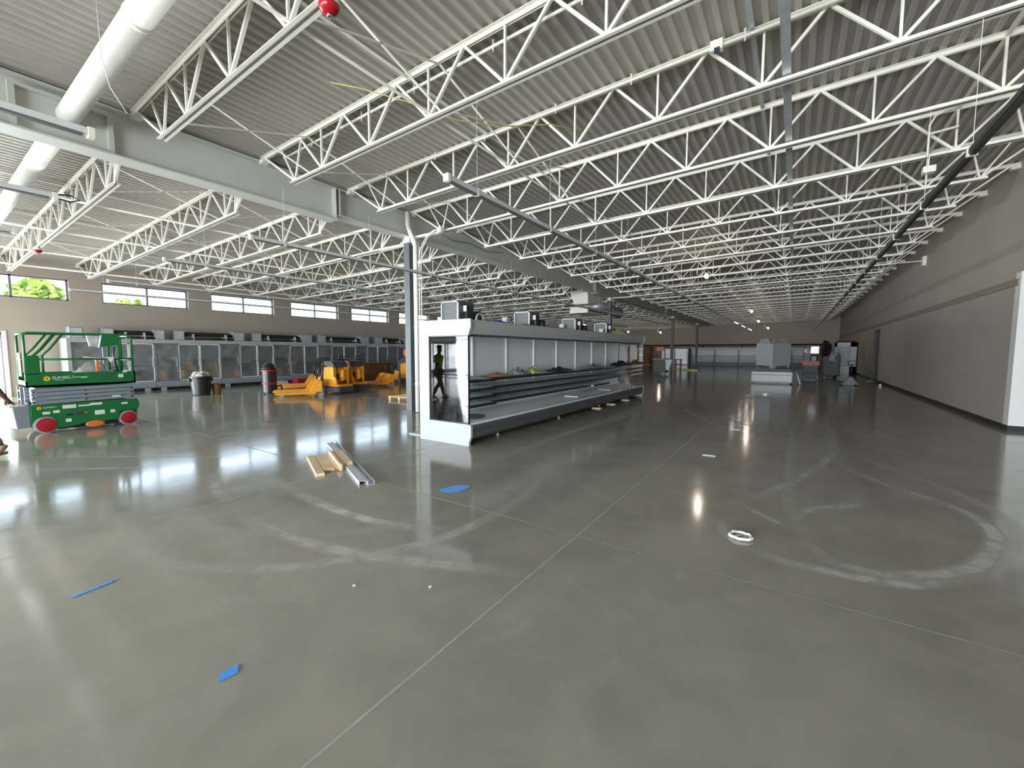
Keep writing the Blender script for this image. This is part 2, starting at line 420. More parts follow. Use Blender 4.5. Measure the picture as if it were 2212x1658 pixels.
# corrugated roof deck, flutes running away from the camera
def deck(x0, x1, zf):
    mb = MB(); prof = []; x = x0; p = .1524
    while x < x1:
        for dx, dz in ((0, 0), (.058, 0), (.072, .038), (.138, .038)):
            if x + dx < x1: prof.append((x + dx, zf(x) + dz))
        x += p
    prof.append((x1, zf(x1)))
    n = len(prof); vs = [(a, YF, b) for a, b in prof] + [(a, YB, b) for a, b in prof]
    mb.add(vs, [(i, n + i, n + i + 1, i + 1) for i in range(n - 1)])
    return mb
d1 = deck(GX, 9.0, lambda x: zb_r(x) + .655); d2 = deck(XL - .2, GX, lambda x: zb_l(x) + .655)
# closed roofing on top of the deck
d1.quad((GX, YF - .3, 5.6), (9.3, YF - .3, 6.1), (9.3, YB + .3, 6.1), (GX, YB + .3, 5.6)); d2.quad((XL - .4, YF - .3, 5.3), (GX, YF - .3, 5.6), (GX, YB + .3, 5.6), (XL - .4, YB + .3, 5.3))
struct(d1.build('ceiling', 'deck')); struct(d2.build('ceiling', 'deck'))

# left wall with clerestory windows and glazed shop entrance
WIN = [(1.07 + 3.68 * k, 3.85 + 3.68 * k) for k in range(-2, 9)]
WZ0, WZ1 = 3.42, 4.20
wl = MB(); T = .28
def wbox(y0, y1, z0, z1): wl.box(XL - T, XL, y0, y1, z0, z1)
wbox(YF, YB, 4.20, 5.6); wbox(2.16, YB, 0, WZ0); wbox(YF, 2.16, 2.2, WZ0)
edges = [YF] + [e for a in WIN for e in a] + [YB]
for i in range(0, len(edges), 2): wbox(edges[i], edges[i + 1], WZ0, WZ1)
wbox(YF, -7.8, 0, 2.2)
struct(wl.build('wall_left', 'wall'))
for i, (a, b) in enumerate(WIN):
    fr = MB()
    for (y0, y1, z0, z1) in ((a, b, WZ1 - .05, WZ1), (a, b, WZ0, WZ0 + .05), (a, a + .05, WZ0, WZ1), (b - .06, b, WZ0, WZ1), ((a + b) / 2 - .03, (a + b) / 2 + .03, WZ0, WZ1)):
        fr.box(XL - .2, XL - .12, y0, y1, z0, z1)
    wo = struct(fr.build('window_%d' % (i + 1), 'frame'))
    g = MB(); g.quad((XL - .16, a, WZ0), (XL - .16, b, WZ0), (XL - .16, b, WZ1), (XL - .16, a, WZ1)); g.build('pane', 'winglass', wo)
# glazed entrance in the left wall
fr = MB()
ys = [-7.8, -6.2, -4.6, -3.0, -1.4, .2, 1.1, 2.16]
for y in ys: fr.box(XL - .16, XL - .06, y - .035, y + .035, 0, 2.2)
fr.box(XL - .16, XL - .06, -7.8, 2.16, 2.13, 2.2); fr.box(XL - .16, XL - .06, -7.8, 2.16, 0, .1)
do = struct(fr.build('door_1', 'frame'))
g = MB(); g.quad((XL - .11, -7.8, 0), (XL - .11, 2.16, 0), (XL - .11, 2.16, 2.2), (XL - .11, -7.8, 2.2)); g.build('pane', 'winglass', do)
hd = MB(); hd.tube([(XL - .02, .98, .8), (XL + .03, .98, .8), (XL + .03, .98, 1.5), (XL - .02, .98, 1.5)], .014); hd.build('door_handle', 'chrome', do)
tl = MB(); tl.box(XL, XL + .03, 2.16, 2.26, 0, 2.26); struct(tl.build('trim_2', 'white_wall'))
# glass front behind the camera
wf = MB()
for (x0, x1, z0, z1) in ((XL - T, 9, 3.3, 6.1), (XL - T, -21, 0, 3.3), (-6.0, -4.4, 0, 3.3), (4.8, 9, 0, 3.3)): wf.box(x0, x1, YF - .25, YF, z0, z1)
struct(wf.build('wall_front', 'wall'))
for i, (x0, x1) in enumerate(((-21, -6.0), (-4.4, 4.8))):
    fr = MB(); n = 6 if i == 0 else 4
    for k in range(n + 1):
        x = x0 + (x1 - x0) * k / n; fr.box(x - .04, x + .04, YF - .15, YF - .05, 0, 3.3)
    for z in (.1, 2.3, 3.25): fr.box(x0, x1, YF - .15, YF - .05, z - .05, z + .05)
    wo = struct(fr.build('window_%d' % (21 + i), 'frame'))
    g = MB(); g.quad((x0, YF - .1, 0), (x1, YF - .1, 0), (x1, YF - .1, 3.3), (x0, YF - .1, 3.3)); g.build('pane', 'winglass', wo)
# right wall: full height from the white return onwards, header above the recess nearer than that
YR = 12.75
wr = MB()
D0, D1 = 29.2, 31.0
wr.box(XR, XR + .25, YR + .1, D0, 0, 6.1); wr.box(XR, XR + .25, D1, YB, 0, 6.1); wr.box(XR, XR + .25, D0, D1, 2.75, 6.1)
wr.box(XR, XR + .25, YF, YR + .1, 3.2, 6.1)
struct(wr.build('wall_right', 'wall'))
rw = MB(); rw.box(XR - .006, 9, YR - .06, YR + .19, 0, 3.2)
struct(rw.build('wall_return', 'white_wall'))
vt = MB(); vt.box(XR + .13, XR + 1.6, YR - .1, YR - .05, 2.9, 3.13); vo = vt.build('trim_3', 'frame_dark'); struct(vo)  # flat dark panel standing in for a dark soffit opening
er = MB(); er.box(8.8, 9, YF, YR, 0, 6.1); struct(er.build('wall_side', 'white_wall'))
bb = MB(); bb.box(XR - .015, XR + .001, YR - .07, D0, 0, .1); bb.box(XR - .015, XR + .001, D1, YB, 0, .1); bb.box(XR - .015, 9, YR - .075, YR - .055, 0, .1)
struct(bb.build('baseboard_right', 'base'))
tb = MB(); tb.prism([(XR + .001, 2.93), (XR - .025, 2.95), (XR - .025, 3.05), (XR + .001, 3.09)], 'y', YR + .01, YB)
struct(tb.build('trim_1', 'trim'))
dk = MB(); dk.box(XR + .26, XR + 2.0, D0 - .3, D1 + .3, 0, 3.0); dk.f = dk.f[:]; dk.build('door_2', 'dark'); struct(bpy.data.objects['door_2'])  # solid black box, the open doorway's darkness put into its colour
df = MB()
for (y0, y1, z0, z1) in ((D0 - .05, D0 + .03, 0, 2.8), (D1 - .03, D1 + .05, 0, 2.8), (D0, D1, 2.72, 2.8)): df.box(XR - .02, XR + .26, y0, y1, z0, z1)
df.build('door_frame', 'frame_dark', bpy.data.objects['door_2'])
wb = MB(); wb.box(XL - T, XR + .25, YB, YB + .25, 0, 6.1)
struct(wb.build('wall_back', 'wall'))
# outdoors
gr = MB(); gr.quad((-90, -60, -.15), (XL - .3, -60, -.15), (XL - .3, 90, -.15), (-90, 90, -.15)); gr.quad((XL - .3, -60, -.15), (40, -60, -.15), (40, YF - .3, -.15), (XL - .3, YF - .3, -.15))
struct(gr.build('ground', 'lawn'))

# ------------------------------------------------------------------ roof steel
def joist(k, y, side, root=None):
    """open-web roof joist; members as parts near the camera, one web further off"""
    r = side == 'r'
    xa, xb = (GX + .12, XR) if r else (XL, GX - .12)
    zf = zb_r if r else zb_l
    where = 'on the blank wall side of the girder' if r else 'on the window side of the girder'
    o = k + 1
    name_ord = ORD[o] if o else 'nearest'
    lab = 'white open-web roof joist %s, %s from the camera' % (where, ORD[o])
    t = thing('roof_joist', lab, 'joist', (0, y, 0), 'roof joists on the blank wall side' if r else 'roof joists on the window side')
    cx0, cx1 = (-7.42, 2.78) if r else (-20.96, -9.52)
    H = .565
    top = MB(); bot = MB()
    for s in (-1, 1):
        y0, y1 = y + s * .011, y + s * .056
        for (mb, a, b, dz) in ((top, xa, xb, H + .03), (bot, cx0, cx1, -.05)):
            za, zc = zf(a) + dz, zf(b) + dz
            # each chord is two angles back to back: a flat leg and an upright leg
            if mb is top: fl, up = (.05, .058), (0, .058)
            else: fl, up = (0, .008), (0, .055)
            mb.hexa([(a, min(y0, y1), za + fl[0]), (b, min(y0, y1), zc + fl[0]), (b, max(y0, y1), zc + fl[0]), (a, max(y0, y1), za + fl[0])],
                    [(a, min(y0, y1), za + fl[1]), (b, min(y0, y1), zc + fl[1]), (b, max(y0, y1), zc + fl[1]), (a, max(y0, y1), za + fl[1])])
            e0, e1 = sorted((y0, y0 + s * .008))
            mb.hexa([(a, e0, za + up[0]), (b, e0, zc + up[0]), (b, e1, zc + up[0]), (a, e1, za + up[0])],
                    [(a, e0, za + up[1]), (b, e0, zc + up[1]), (b, e1, zc + up[1]), (a, e1, za + up[1])])
    # bearing seats
    for x in (xa + .07, xb - .07): top.box(x - .07, x + .07, y - .06, y + .06, zf(x) + H - .035, zf(x) + H + .035)
    top.build('top_chord', 'steel', t); bot.build('bottom_chord', 'steel', t)
    n = 8 if r else 9; P = 1.21 if r else 1.205
    nodes = [(-6.515 + P * i) for i in range(n)] if r else [(-10.05 - P * i) for i in range(n)]
    nodes.sort()
    B = lambda x: (x, y, zf(x) - .02); Tp = lambda x: (x, y, zf(x) + H + .06)
    dg, vt = [], []
    for x in nodes:
        dg.append((B(x), Tp(x - P / 2))); dg.append((B(x), Tp(x + P / 2))); vt.append((B(x), Tp(x)))
    e0, e1 = cx0 + .1, cx1 - .1
    vt.append((B(e0), Tp(nodes[0] - P / 2 + .02))); vt.append((B(e1), Tp(nodes[-1] + P / 2 - .02)))
    dg.append((B(e0), Tp(xa + .12))); dg.append((B(e1), Tp(xb - .12)))
    vt.append((B(e0), Tp(e0 - .42))); vt.append((B(e1), Tp(e1 + .42)))
    if k <= 7:
        for i, (p, q) in enumerate(dg):
            m = MB()
            for s in (-1, 1): pass
            m.bar(p, q, .034, .034, up=(0, 1, 0)); m.build('web_diagonal', 'steel', t)
        for p, q in vt:
            m = MB(); m.bar(p, q, .026, .026, up=(0, 1, 0)); m.build('web_vertical', 'steel', t)
    else:
        m = MB()
        for p, q in dg: m.bar(p, q, .034, .034, up=(0, 1, 0))
        for p, q in vt: m.bar(p, q, .026, .026, up=(0, 1, 0))
        m.build('web', 'steel', t)
    return t
JY = [2.30 + 1.829 * k for k in range(-1, 28)]
for i, y in enumerate(JY):
    joist(i - 1, y, 'r'); joist(i - 1, y, 'l')

# plate girder in two lengths, deeper on the near side of the splice
def girder(y0, y1, z0, label):
    t = thing('roof_girder', label, 'girder', (GX, y0, z0), 'girder lengths')
    z1 = 5.13
    m = MB(); m.box(GX - .012, GX + .012, y0, y1, z0 + .02, z1 - .02); m.build('web_plate', 'girder', t)
    m = MB(); m.box(GX - .17, GX + .17, y0, y1, z0, z0 + .025); m.build('bottom_flange', 'girder', t)
    m = MB(); m.box(GX - .15, GX + .15, y0, y1, z1 - .025, z1); m.build('top_flange', 'girder', t)
    for y in (y0 + .04, y1 - .04):
        m = MB(); m.box(GX - .16, GX + .16, y - .008, y + .008, z0 + .025, z1 - .025); m.build('stiffener', 'girder', t)
    return t
g1 = girder(YF + .2, 5.66, 4.44, 'deep grey-white roof girder length with a round duct passing through it')
m = MB()
for yy in (1.08, 2.02): m.box(GX + .013, GX + .1, yy - .03, yy + .03, 4.5, 5.0)
m.box(GX + .013, GX + .1, 1.05, 2.05, 5.0, 5.04); m.box(GX + .013, GX + .1, 1.05, 2.05, 4.47, 4.5)
m.build('opening_frame', 'girder', g1)
g2 = girder(5.68, 20.0, 4.54, 'grey-white roof girder length over the first dark column, beyond the bolted splice')
m = MB(); m.box(GX + .013, GX + .03, 5.62, 5.9, 4.6, 5.08)
for yy in (5.68, 5.84):
    for zz in (4.68, 4.78, 4.88, 4.98): m.lathe((GX + .03, yy, zz), [(.014, 0), (.014, .012)], 6, 'x')
m.build('splice_plate', 'girder', g2)
girder(20.02, 34.0, 4.52, 'grey-white roof girder length over the second dark column, beside the boxy duct')
girder(34.02, YB, 4.50, 'grey-white roof girder length meeting the far wall in the dark')

def column(x, y, label, near=False):
    t = thing('steel_column', label, 'column', (x, y, 0), 'dark steel columns under the girder')
    m = MB()
    for s in (-1, 1): m.box(x - .1, x + .1, y + s * .1 - .007, y + s * .1 + .007, .02, 4.36)
    m.box(x - .006, x + .006, y - .1, y + .1, .02, 4.36)
    m.box(x - .1, x + .1, y - .093, y + .093, .02, 4.36); m.build('shaft', 'column', t)
    m = MB(); m.box(x - .16, x + .16, y - .16, y + .16, 0, .02); m.build('base_plate', 'column', t)
    m = MB(); m.box(x - .16, x + .16, y - .16, y + .16, 4.36, 4.39); m.box(x - .09, x + .09, y - .09, y + .09, 4.39, 4.53)
    m.build('cap_plate', 'steel', t)
    for s in (-1, 1):
        m = MB(); m.box(x + s * .17 - .012, x + s * .17 + .012, y - .06, y + .06, 4.3, 4.5); m.build('joist_bracket', 'steel', t)
    return t
column(-8.42, 7.72, 'dark grey steel column with a white drain pipe beside it, by the island cooler end')
column(GX, 22.3, 'second dark steel column, rising behind the far half of the island cooler')
column(GX, 36.6, 'third dark steel column, beside the cart near the far wall')
column(GX, 47.2, 'fourth dark steel column, standing before the open coolers on the far wall')
# tie struts from the joists to the first two columns
for (x, y, lab) in ((-8.42, 7.72, 'white tie strut bolted across the top of the first column'), (GX, 22.3, 'white tie strut bolted across the top of the second column')):
    m = MB(); z = 4.47
    for s in (-1, 1): m.box(x + .19, -7.3, y + s * .03 - .012, y + s * .03 + .012, z, z + .05); m.box(-9.6, x - .19, y + s * .03 - .012, y + s * .03 + .012, z - .13, z - .08)
    tag(m.build('tie_strut', 'steel'), lab, 'strut', 'tie struts')
# roof drain down the first column, two thin conduits arching over to it
m = MB(); px, py = -8.08, 7.6
m.tube([(px, py, 0.02), (px, py, 4.25), (px - .02, py, 4.32), (px - .22, py - .02, 4.72), (px - .24, py - .02, 4.8), (px - .24, py - .02, 5.12)], .058, 12)
t = thing('drain_pipe', 'white round drain pipe running down the front of the first column', 'pipe', (px, py, 0))
m.build('pipe', 'steel', t, smooth=True)
m = MB()
for z in (.75, 2.2, 3.55): m.lathe((px, py, z), [(.066, -.02), (.066, .02)], 12)
m.build('pipe_clamp', 'steel', t)
t = thing('conduit', 'pair of thin white conduits arching from the drain pipe up to the roof joist', 'conduit', (px + .12, py, 3.9))
for d in (0, .07):
    m = MB(); m.tube([(px + .13 + d, py, 0), (px + .13 + d, py, 3.9), (px + .18 + d, py, 4.15), (px + .4 + d, py, 4.42), (px + .62 + d, py, 4.52), (px + .9 + d, py, 4.54)], .013, 6); m.build('tube', 'steel', t, smooth=True)
m = MB(); m.box(px + .82, px + .94, py - .06, py + .04, 4.44, 4.56); m.build('junction_box', 'steel', t)

# bridging lines, tie rods and pipes through the joists
def line(name, pts, r, mt, label, cat, group=None, n=6):
    m = MB(); m.tube(pts, r, n); return tag(m.build(name, mt, smooth=True), label, cat, group)
def yline(x, dz, y0, y1, wd, h, mt, label, name='bridging_bar'):
    zf = zb_r if x > GX else zb_l
    m = MB(); m.box(x - wd / 2, x + wd / 2, y0, y1, zf(x) + dz, zf(x) + dz + h)
    return tag(m.build(name, mt), label, 'bridging bar', 'bridging bars between the joists')
yl = 51.5
yline(-.22, .02, .5, yl, .085, .012, 'galv', 'wide flat grey bridging strip along the bottom chords')
yline(-.58, .60, .5, yl, .05, .01, 'galv', 'narrow grey bridging strip along the top chords, beside the wide flat strip')
yline(-4.45, .60, .5, yl, .05, .01, 'steel', 'white bridging strip on the top chords, over the front of the island cooler')
yline(-4.05, .01, .5, yl, .045, .012, 'steel', 'white bridging strip on the bottom chords, over the front of the island cooler')
yline(1.95, .60, .5, yl, .05, .01, 'steel', 'white bridging strip on the top chords beside the blank taupe wall')
for i, (x, d) in enumerate(((-11.4, .01), (-14.3, .01), (-17.2, .01), (-19.9, .01))):
    m = MB(); m.tube([(x, YF + .5, zb_l(x) + .03), (x, yl, zb_l(x) + .03)], .026, 8)
    tag(m.build('bridging_pipe', 'steel', smooth=True), 'white pipe along the bottom chords on the window side, %s from the girder' % ORD[i], 'pipe', 'pipes along the left joists')
for i, x in enumerate((-12.6, -15.6, -18.6)):
    yline(x, .60, .5, yl, .05, .012, 'steel', 'white bridging strip on the top chords on the window side, %s from the girder' % ORD[i])
# crossed rods between neighbouring joists
n = 0
for k in range(0, 9):
    y0 = 2.30 + 1.829 * k; y1 = y0 + 1.829
    for x in ((-6.9, -3.9) if k < 3 else (-6.9,)):
        t = thing('cross_bracing', 'white crossed bracing behind the %s joist, blank wall side, %s' % (ORD[k + 1], 'next to the girder' if x < -5 else 'over the island cooler'), 'bracing', (x, y0, zb_r(x)), 'cross bracing on the blank wall side')
        for a, b in ((.02, .58), (.58, .02)):
            m = MB(); m.bar((x, y0, zb_r(x) + a), (x, y1, zb_r(x) + b), .03, .012); m.build('angle', 'steel', t)
    for x in (-10.4, -14.0, -17.9):
        t = thing('cross_bracing', 'white crossed bracing behind the %s joist, window side, %s' % (ORD[k + 1], {-10.4: 'next to the girder', -14.0: 'half way across', -17.9: 'close to the windows'}[x]), 'bracing', (x, y0, zb_l(x)), 'cross bracing on the window side')
        for a, b in ((.02, .58), (.58, .02)):
            m = MB(); m.bar((x, y0, zb_l(x) + a), (x, y1, zb_l(x) + b), .03, .012); m.build('angle', 'steel', t)
# sprinkler branches along every second joist, heads standing up from them
def branch(y, x0, x1, zf, label):
    t = thing('sprinkler_branch', label, 'sprinkler pipe', (x0, y, zf(x0) + .5), 'sprinkler branch pipes')
    m = MB(); m.tube([(x0, y, zf(x0) + .56), (x1, y, zf(x1) + .56)], .019, 8); m.build('pipe', 'steel', t, smooth=True)
    x = x0 + .9; i = 0
    while x < x1 - .3:
        m = MB(); m.tube([(x, y, zf(x) + .5), (x, y, zf(x) + .63)], .009, 6); m.lathe((x, y, zf(x) + .63), [(.02, 0), (.02, .006)], 8); m.build('sprinkler_head', 'steel', t)
        x += 1.15 if i % 2 else 1.35; i += 1
for k, dy in ((1, .13), (2, -.12), (5, -.12), (8, -.12), (11, -.12), (14, -.12), (17, -.12)):
    branch(2.30 + 1.829 * k + dy, -7.9, 3.3, zb_r, 'white sprinkler pipe with small heads beside the %s joist, blank wall side' % ORD[k + 1])
for k in (1, 4, 7, 10):
    branch(2.30 + 1.829 * k - .12, -21.8, -9.2, zb_l, 'white sprinkler pipe with small heads beside the %s joist, window side' % ORD[k + 1])
t = thing('junction_box', 'white junction box with a dark socket on the sprinkler pipe at the third joist', 'box', (-.95, 5.84, 5.12))
m = MB(); m.box(-1.02, -.88, 5.78, 5.86, 5.21, 5.33); m.build('housing', 'steel', t, .004)
m = MB(); m.box(-.97, -.91, 5.77, 5.79, 5.17, 5.23); m.build('socket', 'navy', t)
# hooped conduit drop on the fifth joist
t = thing('hooped_conduit', 'white hooped conduit with a small white box below, hung by the black light track', 'conduit', (1.7, 9.4, 4.7))
m = MB(); m.tube([(1.62, 9.5, 4.72), (1.62, 9.5, 5.2), (1.68, 9.5, 5.32), (1.8, 9.5, 5.38), (1.92, 9.5, 5.38)], .016, 8); m.build('tube', 'steel', t, smooth=True)
m = MB(); m.bar((1.62, 9.5, 5.06), (1.95, 9.5, 5.09), .03, .03); m.build('strap', 'steel', t)
m = MB(); m.box(1.57, 1.72, 9.42, 9.56, 4.45, 4.55); m.box(1.635, 1.65, 9.49, 9.51, 4.55, 4.73); m.build('sensor_box', 'steel', t, .006)

# round duct through the girder
t = thing('round_duct', 'big round white duct passing through the roof girder', 'duct', (GX, 1.58, 4.85))
def duct_z(x): return 4.86 + .02 * (x + 8.0)
for a, b in ((XL + .4, -16.2), (-16.15, -11.0), (-10.95, -5.6), (-5.55, -.4)):
    m = MB(); m.tube([(a, 1.60, duct_z(a)), (b, 1.60, duct_z(b))], .125, 32); m.build('duct_section', 'duct', t, smooth=True)
for x in (-16.17, -10.97, -5.57):
    m = MB(); m.lathe((x, 1.60, duct_z(x)), [(.129, -.03), (.131, 0), (.129, .03)], 32, 'x'); m.build('coupling', 'duct', t, smooth=True)
m = MB()
for x in (-7.35, -12.9): m.tube([(x, 1.74, duct_z(x) + .32), (x, 1.735, duct_z(x)), (x, 1.68, duct_z(x) - .1)], .006, 6)
m.build('hanger', 'steel', t)
# boxy duct and air diffuser by the second column
t = thing('duct_drop', 'boxy white duct elbow with a slotted air diffuser, hung by the second column', 'duct', (-9.3, 21.0, 3.7))
m = MB(); m.hexa([(-9.8, 20.4, 4.05), (-9.0, 20.4, 4.05), (-9.0, 21.9, 4.15), (-9.8, 21.9, 4.15)], [(-9.9, 20.1, 4.62), (-8.9, 20.1, 4.62), (-8.9, 22.2, 4.68), (-9.9, 22.2, 4.68)]); m.build('elbow', 'duct', t, .02)
m = MB(); m.box(-9.85, -8.85, 20.0, 22.1, 3.56, 3.86); m.build('diffuser_box', 'duct', t, .01)
m = MB()
for i in range(5): m.box(-8.86, -8.83, 20.25 + i * .34, 20.45 + i * .34, 3.63, 3.79)
m.build('slot_grille', 'grille', t)
m = MB(); m.tube([(-9.3, 22.0, 4.1), (-9.3, 23.6, 4.05), (-9.4, 26.0, 4.0)], .33, 18); m.build('round_section', 'galv', t, smooth=True)

# suspended light tracks
def track(x, y0, y1, label, mt='rail_grey', clips=None, lit=(), lens='lens', group='suspended light tracks'):
    z = 3.5
    t = thing('light_track', label, 'light track', (x, y0, z), group)
    m = MB(); m.box(x - .032, x + .032, y0, y1, z, z + .055); m.build('housing', mt, t, .006)
    m = MB(); m.box(x - .024, x + .024, y0 + .03, y1 - .03, z - .018, z); m.build('lens', lens, t)
    for y in (y0, y1):
        s = -1 if y == y0 else 1
        m = MB(); m.box(x - .04, x + .04, y, y + s * .05, z - .022, z + .065); m.build('end_cap', 'steel', t, .005)
    zf = zb_r if x > GX else zb_l
    for yy in JY:
        if y0 < yy < y1:
            m = MB(); m.box(x - .038, x + .038, yy - .02, yy + .02, z - .02, z + .062)
            m.tube([(x, yy, z + .06), (x, yy, zf(x) - .03)], .0025, 4); m.build('hanger', clips or mt, t)
    for a, b in lit:
        m = MB(); m.box(x - .03, x + .03, a, b, z - .03, z - .018); m.build('lit_tube', 'lit', t)
    return t
track(-3.30, 3.62, 43.5, 'long light track hung over the front of the island cooler, its far end lit', lit=((30.5, 32.5), (35, 37.2), (40.2, 43)))
track(1.33, 3.62, 47.0, 'black light track with white clips, hung beside the blank taupe wall', 'black', 'steel', lens='black')
track(-7.75, 3.58, 33.0, 'pale light track crossing in front of the first dark column')
track(-11.15, 3.40, 33.0, 'pale light track hung half way between the girder and the window wall')
track(-15.9, 3.55, 33.0, 'pale light track second from the window wall, crossing the clerestory windows high up')
track(-19.2, 3.35, 33.0, 'pale light track hung next to the clerestory windows, crossing them half way up')
track(-5.28, -6.5, 1.10, 'pale light track with a hooked end, hung before the girder under the round duct', group='light tracks of the near row')
track(-7.78, -6.5, 1.26, 'pale light track with a black cable loop at its end', group='light tracks of the near row')
track(-10.6, -6.5, 1.24, 'short visible end of a pale light track near the lower end of the round duct', group='light tracks of the near row')
m = MB(); m.tube([(-7.78, 1.31, 3.55), (-7.78, 1.42, 3.57), (-7.76, 1.5, 3.53), (-7.78, 1.42, 3.49), (-7.78, 1.31, 3.5)], .011, 6)
tag(m.build('power_cable', 'black', smooth=True), 'black cable loop at the end of the light track under the round duct', 'cable')

# hanging work lamps
def lamp(x, y, z, label):
    t = thing('work_lamp', label, 'lamp', (x, y, z), 'bright hanging work lamps')
    m = MB(); m.blob((x, y, z), (.075, .075, .10), 3, 14, 0.0); m.build('bulb', 'bulb', t, smooth=True)
    m = MB(); m.lathe((x, y, z + .09), [(.03, 0), (.05, .02), (.05, .1), (.02, .13)], 12); m.build('socket', 'black', t)
    m = MB(); m.tube([(x, y, z + .2), (x - .02, y, z + .4), (x - .12, y + .05, z + .55), (x - .3, y + .1, z + .5), (x - .35, y + .1, z + .12), (x - .2, y, z + .02), (x - .05, y, z + .18)], .008, 6); m.build('cord', 'steel', t)
    zj = (zb_r(x) if x > GX else zb_l(x)) - .04
    m = MB(); m.tube([(x, y, z + .2), (x, y, zj)], .007, 6); m.build('hanging_cable', 'black', t)
    l = bpy.data.lights.new('work_lamp_light', 'POINT'); l.energy = 14; l.color = (1, .80, .64); l.shadow_soft_size = .1
    lo = bpy.data.objects.new('work_lamp_light', l); lo.location = (x, y, z - .16); C.objects.link(lo)
for a in ((-2.82, 16.93, 4.36, 'brightest and biggest hanging work lamp, with a looped white cord'),
          (-2.6, 33.39, 4.36, 'small hanging work lamp, topmost of three close together beyond the brightest lamp'),
          (-2.75, 42.54, 4.22, 'small hanging work lamp, middle of three close together beyond the brightest lamp'),
          (-2.35, 49.85, 3.95, 'small hanging work lamp, lowest of three, just above the upright white panels'),
          (-15.0, 33.39, 3.78, 'work lamp seen just above the cooling units on the island cooler'),
          (-15.5, 46.19, 3.76, 'work lamp seen above the far end of the island cooler'),
          (-12.95, 49.85, 3.76, 'work lamp beyond the far end of the island cooler, beside the third column')): lamp(*a)

# fire strobes
for (x, y, z, lab) in ((-3.45, 2.30, 4.475, 'big red dome fire strobe under the second joist from the camera'), (-16.3, 2.30, 4.095, 'small red fire strobe under a joist near the clerestory windows')):
    t = thing('fire_strobe', lab, 'fire strobe', (x, y, z), 'red fire strobes')
    m = MB(); m.lathe((x, y, z + .075), [(.085, 0), (.085, .05), (.06, .07)], 24); m.build('base', 'steel', t)
    m = MB(); m.lathe((x, y, z), [(.012, -.0), (.04, .006), (.075, .03), (.088, .06), (.086, .078)], 24); m.build('dome', 'crimson', t, smooth=True)
    m = MB(); m.lathe((x, y, z - .02), [(.018, 0), (.026, .012), (.02, .03)], 12); m.build('lens', 'chrome', t, smooth=True)
# loose strings and wires in the roof
line('cord', [(-5.35, 3.55, 5.2), (-5.0, 3.72, 5.1), (-4.5, 4.1, 4.95), (-4.1, 4.7, 4.85), (-3.75, 5.25, 4.9), (-3.3, 5.95, 5.1), (-2.9, 6.6, 5.12)], .007, 'yellowcord', 'slack yellow cord draped through the near joists', 'cord')
line('hanging_wire', [(-6.25, 1.45, 5.25), (-6.26, 1.46, 4.7), (-6.2, 1.5, 4.4), (-6.1, 1.6, 4.15)], .004, 'steel', 'thin wire dangling beside the round duct', 'wire')
line('hanging_wire', [(-1.72, 3.95, 5.25), (-1.66, 3.9, 5.1), (-1.72, 3.85, 4.95), (-1.86, 3.8, 4.85)], .004, 'galv', 'thin curled wire dangling under the deck beside the flat bridging strips', 'wire')
for i, (x, lab) in enumerate(((-9.0, 'black cable sagging along the girder past the first column'),)):
    line('cable', [(GX + .2, 8.6, 4.9), (GX + .2, 9.3, 4.78), (GX + .2, 10.1, 4.86), (GX + .2, 10.9, 4.78), (GX + .2, 11.8, 4.9)], .008, 'black', lab, 'cable')
# conduit box on the upper right wall
t = thing('wall_sensor', 'small white box high on the blank taupe wall at the end of a conduit', 'box', (XR - .05, 20.6, 4.6))
m = MB(); m.box(XR - .1, XR, 20.5, 20.75, 4.62, 4.95); m.build('housing', 'steel', t, .01)
m = MB(); m.tube([(XR - 2.2, 20.62, 4.8), (XR - .1, 20.62, 4.8)], .02, 6); m.build('conduit', 'steel', t)

# ------------------------------------------------------------------ island cooler with the open front
IX0, IX1, IY0, IY1 = -5.62, -4.50, 5.34, 15.04
t = isl = thing('open_cooler', 'long white open-fronted island cooler with a glass end panel, beside the first column', 'cooler', (-5.06, 10.2, 0))
def endpanel(y0, y1, top=True):
    """white end with a big cut-out that runs to the front edge; header and base noses stand proud"""
    m = MB()
    m.prism([(IX0, 2.13), (IX1 + .075, 2.13), (IX1 + .08, 2.0), (IX1 + .05, 1.92), (IX1 + .03, 1.86), (IX0 + .24, 1.86), (IX0 + .24, .37), (IX1 + .05, .37), (IX1 + .075, .33), (IX1 + .075, .16), (IX1 + .03, .06), (IX1 + .03, 0), (IX0, 0)], 'y', y0, y1)
    return m.build('end_panel', 'case_white', isl)
endpanel(IY0, IY0 + .05); endpanel(IY1 - .05, IY1)
for y in (IY0 + .02, IY1 - .03):
    m = MB(); m.box(IX0 + .24, IX1 + .03, y, y + .012, .37, 1.86); g = m.build('glass_panel', 'glass', isl)
    m = MB(); a, b = IX0 + .24, IX1 + .03
    for (x0, x1, z0, z1) in ((a, a + .018, .37, 1.86), (b - .014, b, .37, 1.86), (a, b, 1.845, 1.86), (a, b, .37, .385)): m.box(x0, x1, y - .024, y + .016, z0, z1)
    m.build('edge_trim', 'black', g)
m = MB(); m.box(IX0, IX0 + .2, IY0 + .05, IY1 - .05, .08, 2.1); m.box(IX0, IX1 - .02, IY0 + .05, IY1 - .05, 2.02, 2.12)
m.build('cabinet', 'case_white', isl)
m = MB(); m.box(IX0 + .2, IX0 + .215, IY0 + .05, IY1 - .05, .4, 2.02); m.build('back_panel', 'case_in', isl)
for k in range(1, 9):
    y = IY0 + .06 + 1.2 * k - .03
    if y < IY1 - .1:
        m = MB(); m.box(IX0 + .215, IX0 + .245, y - .02, y + .02, .42, 2.0); m.build('upright', 'case_in', isl)
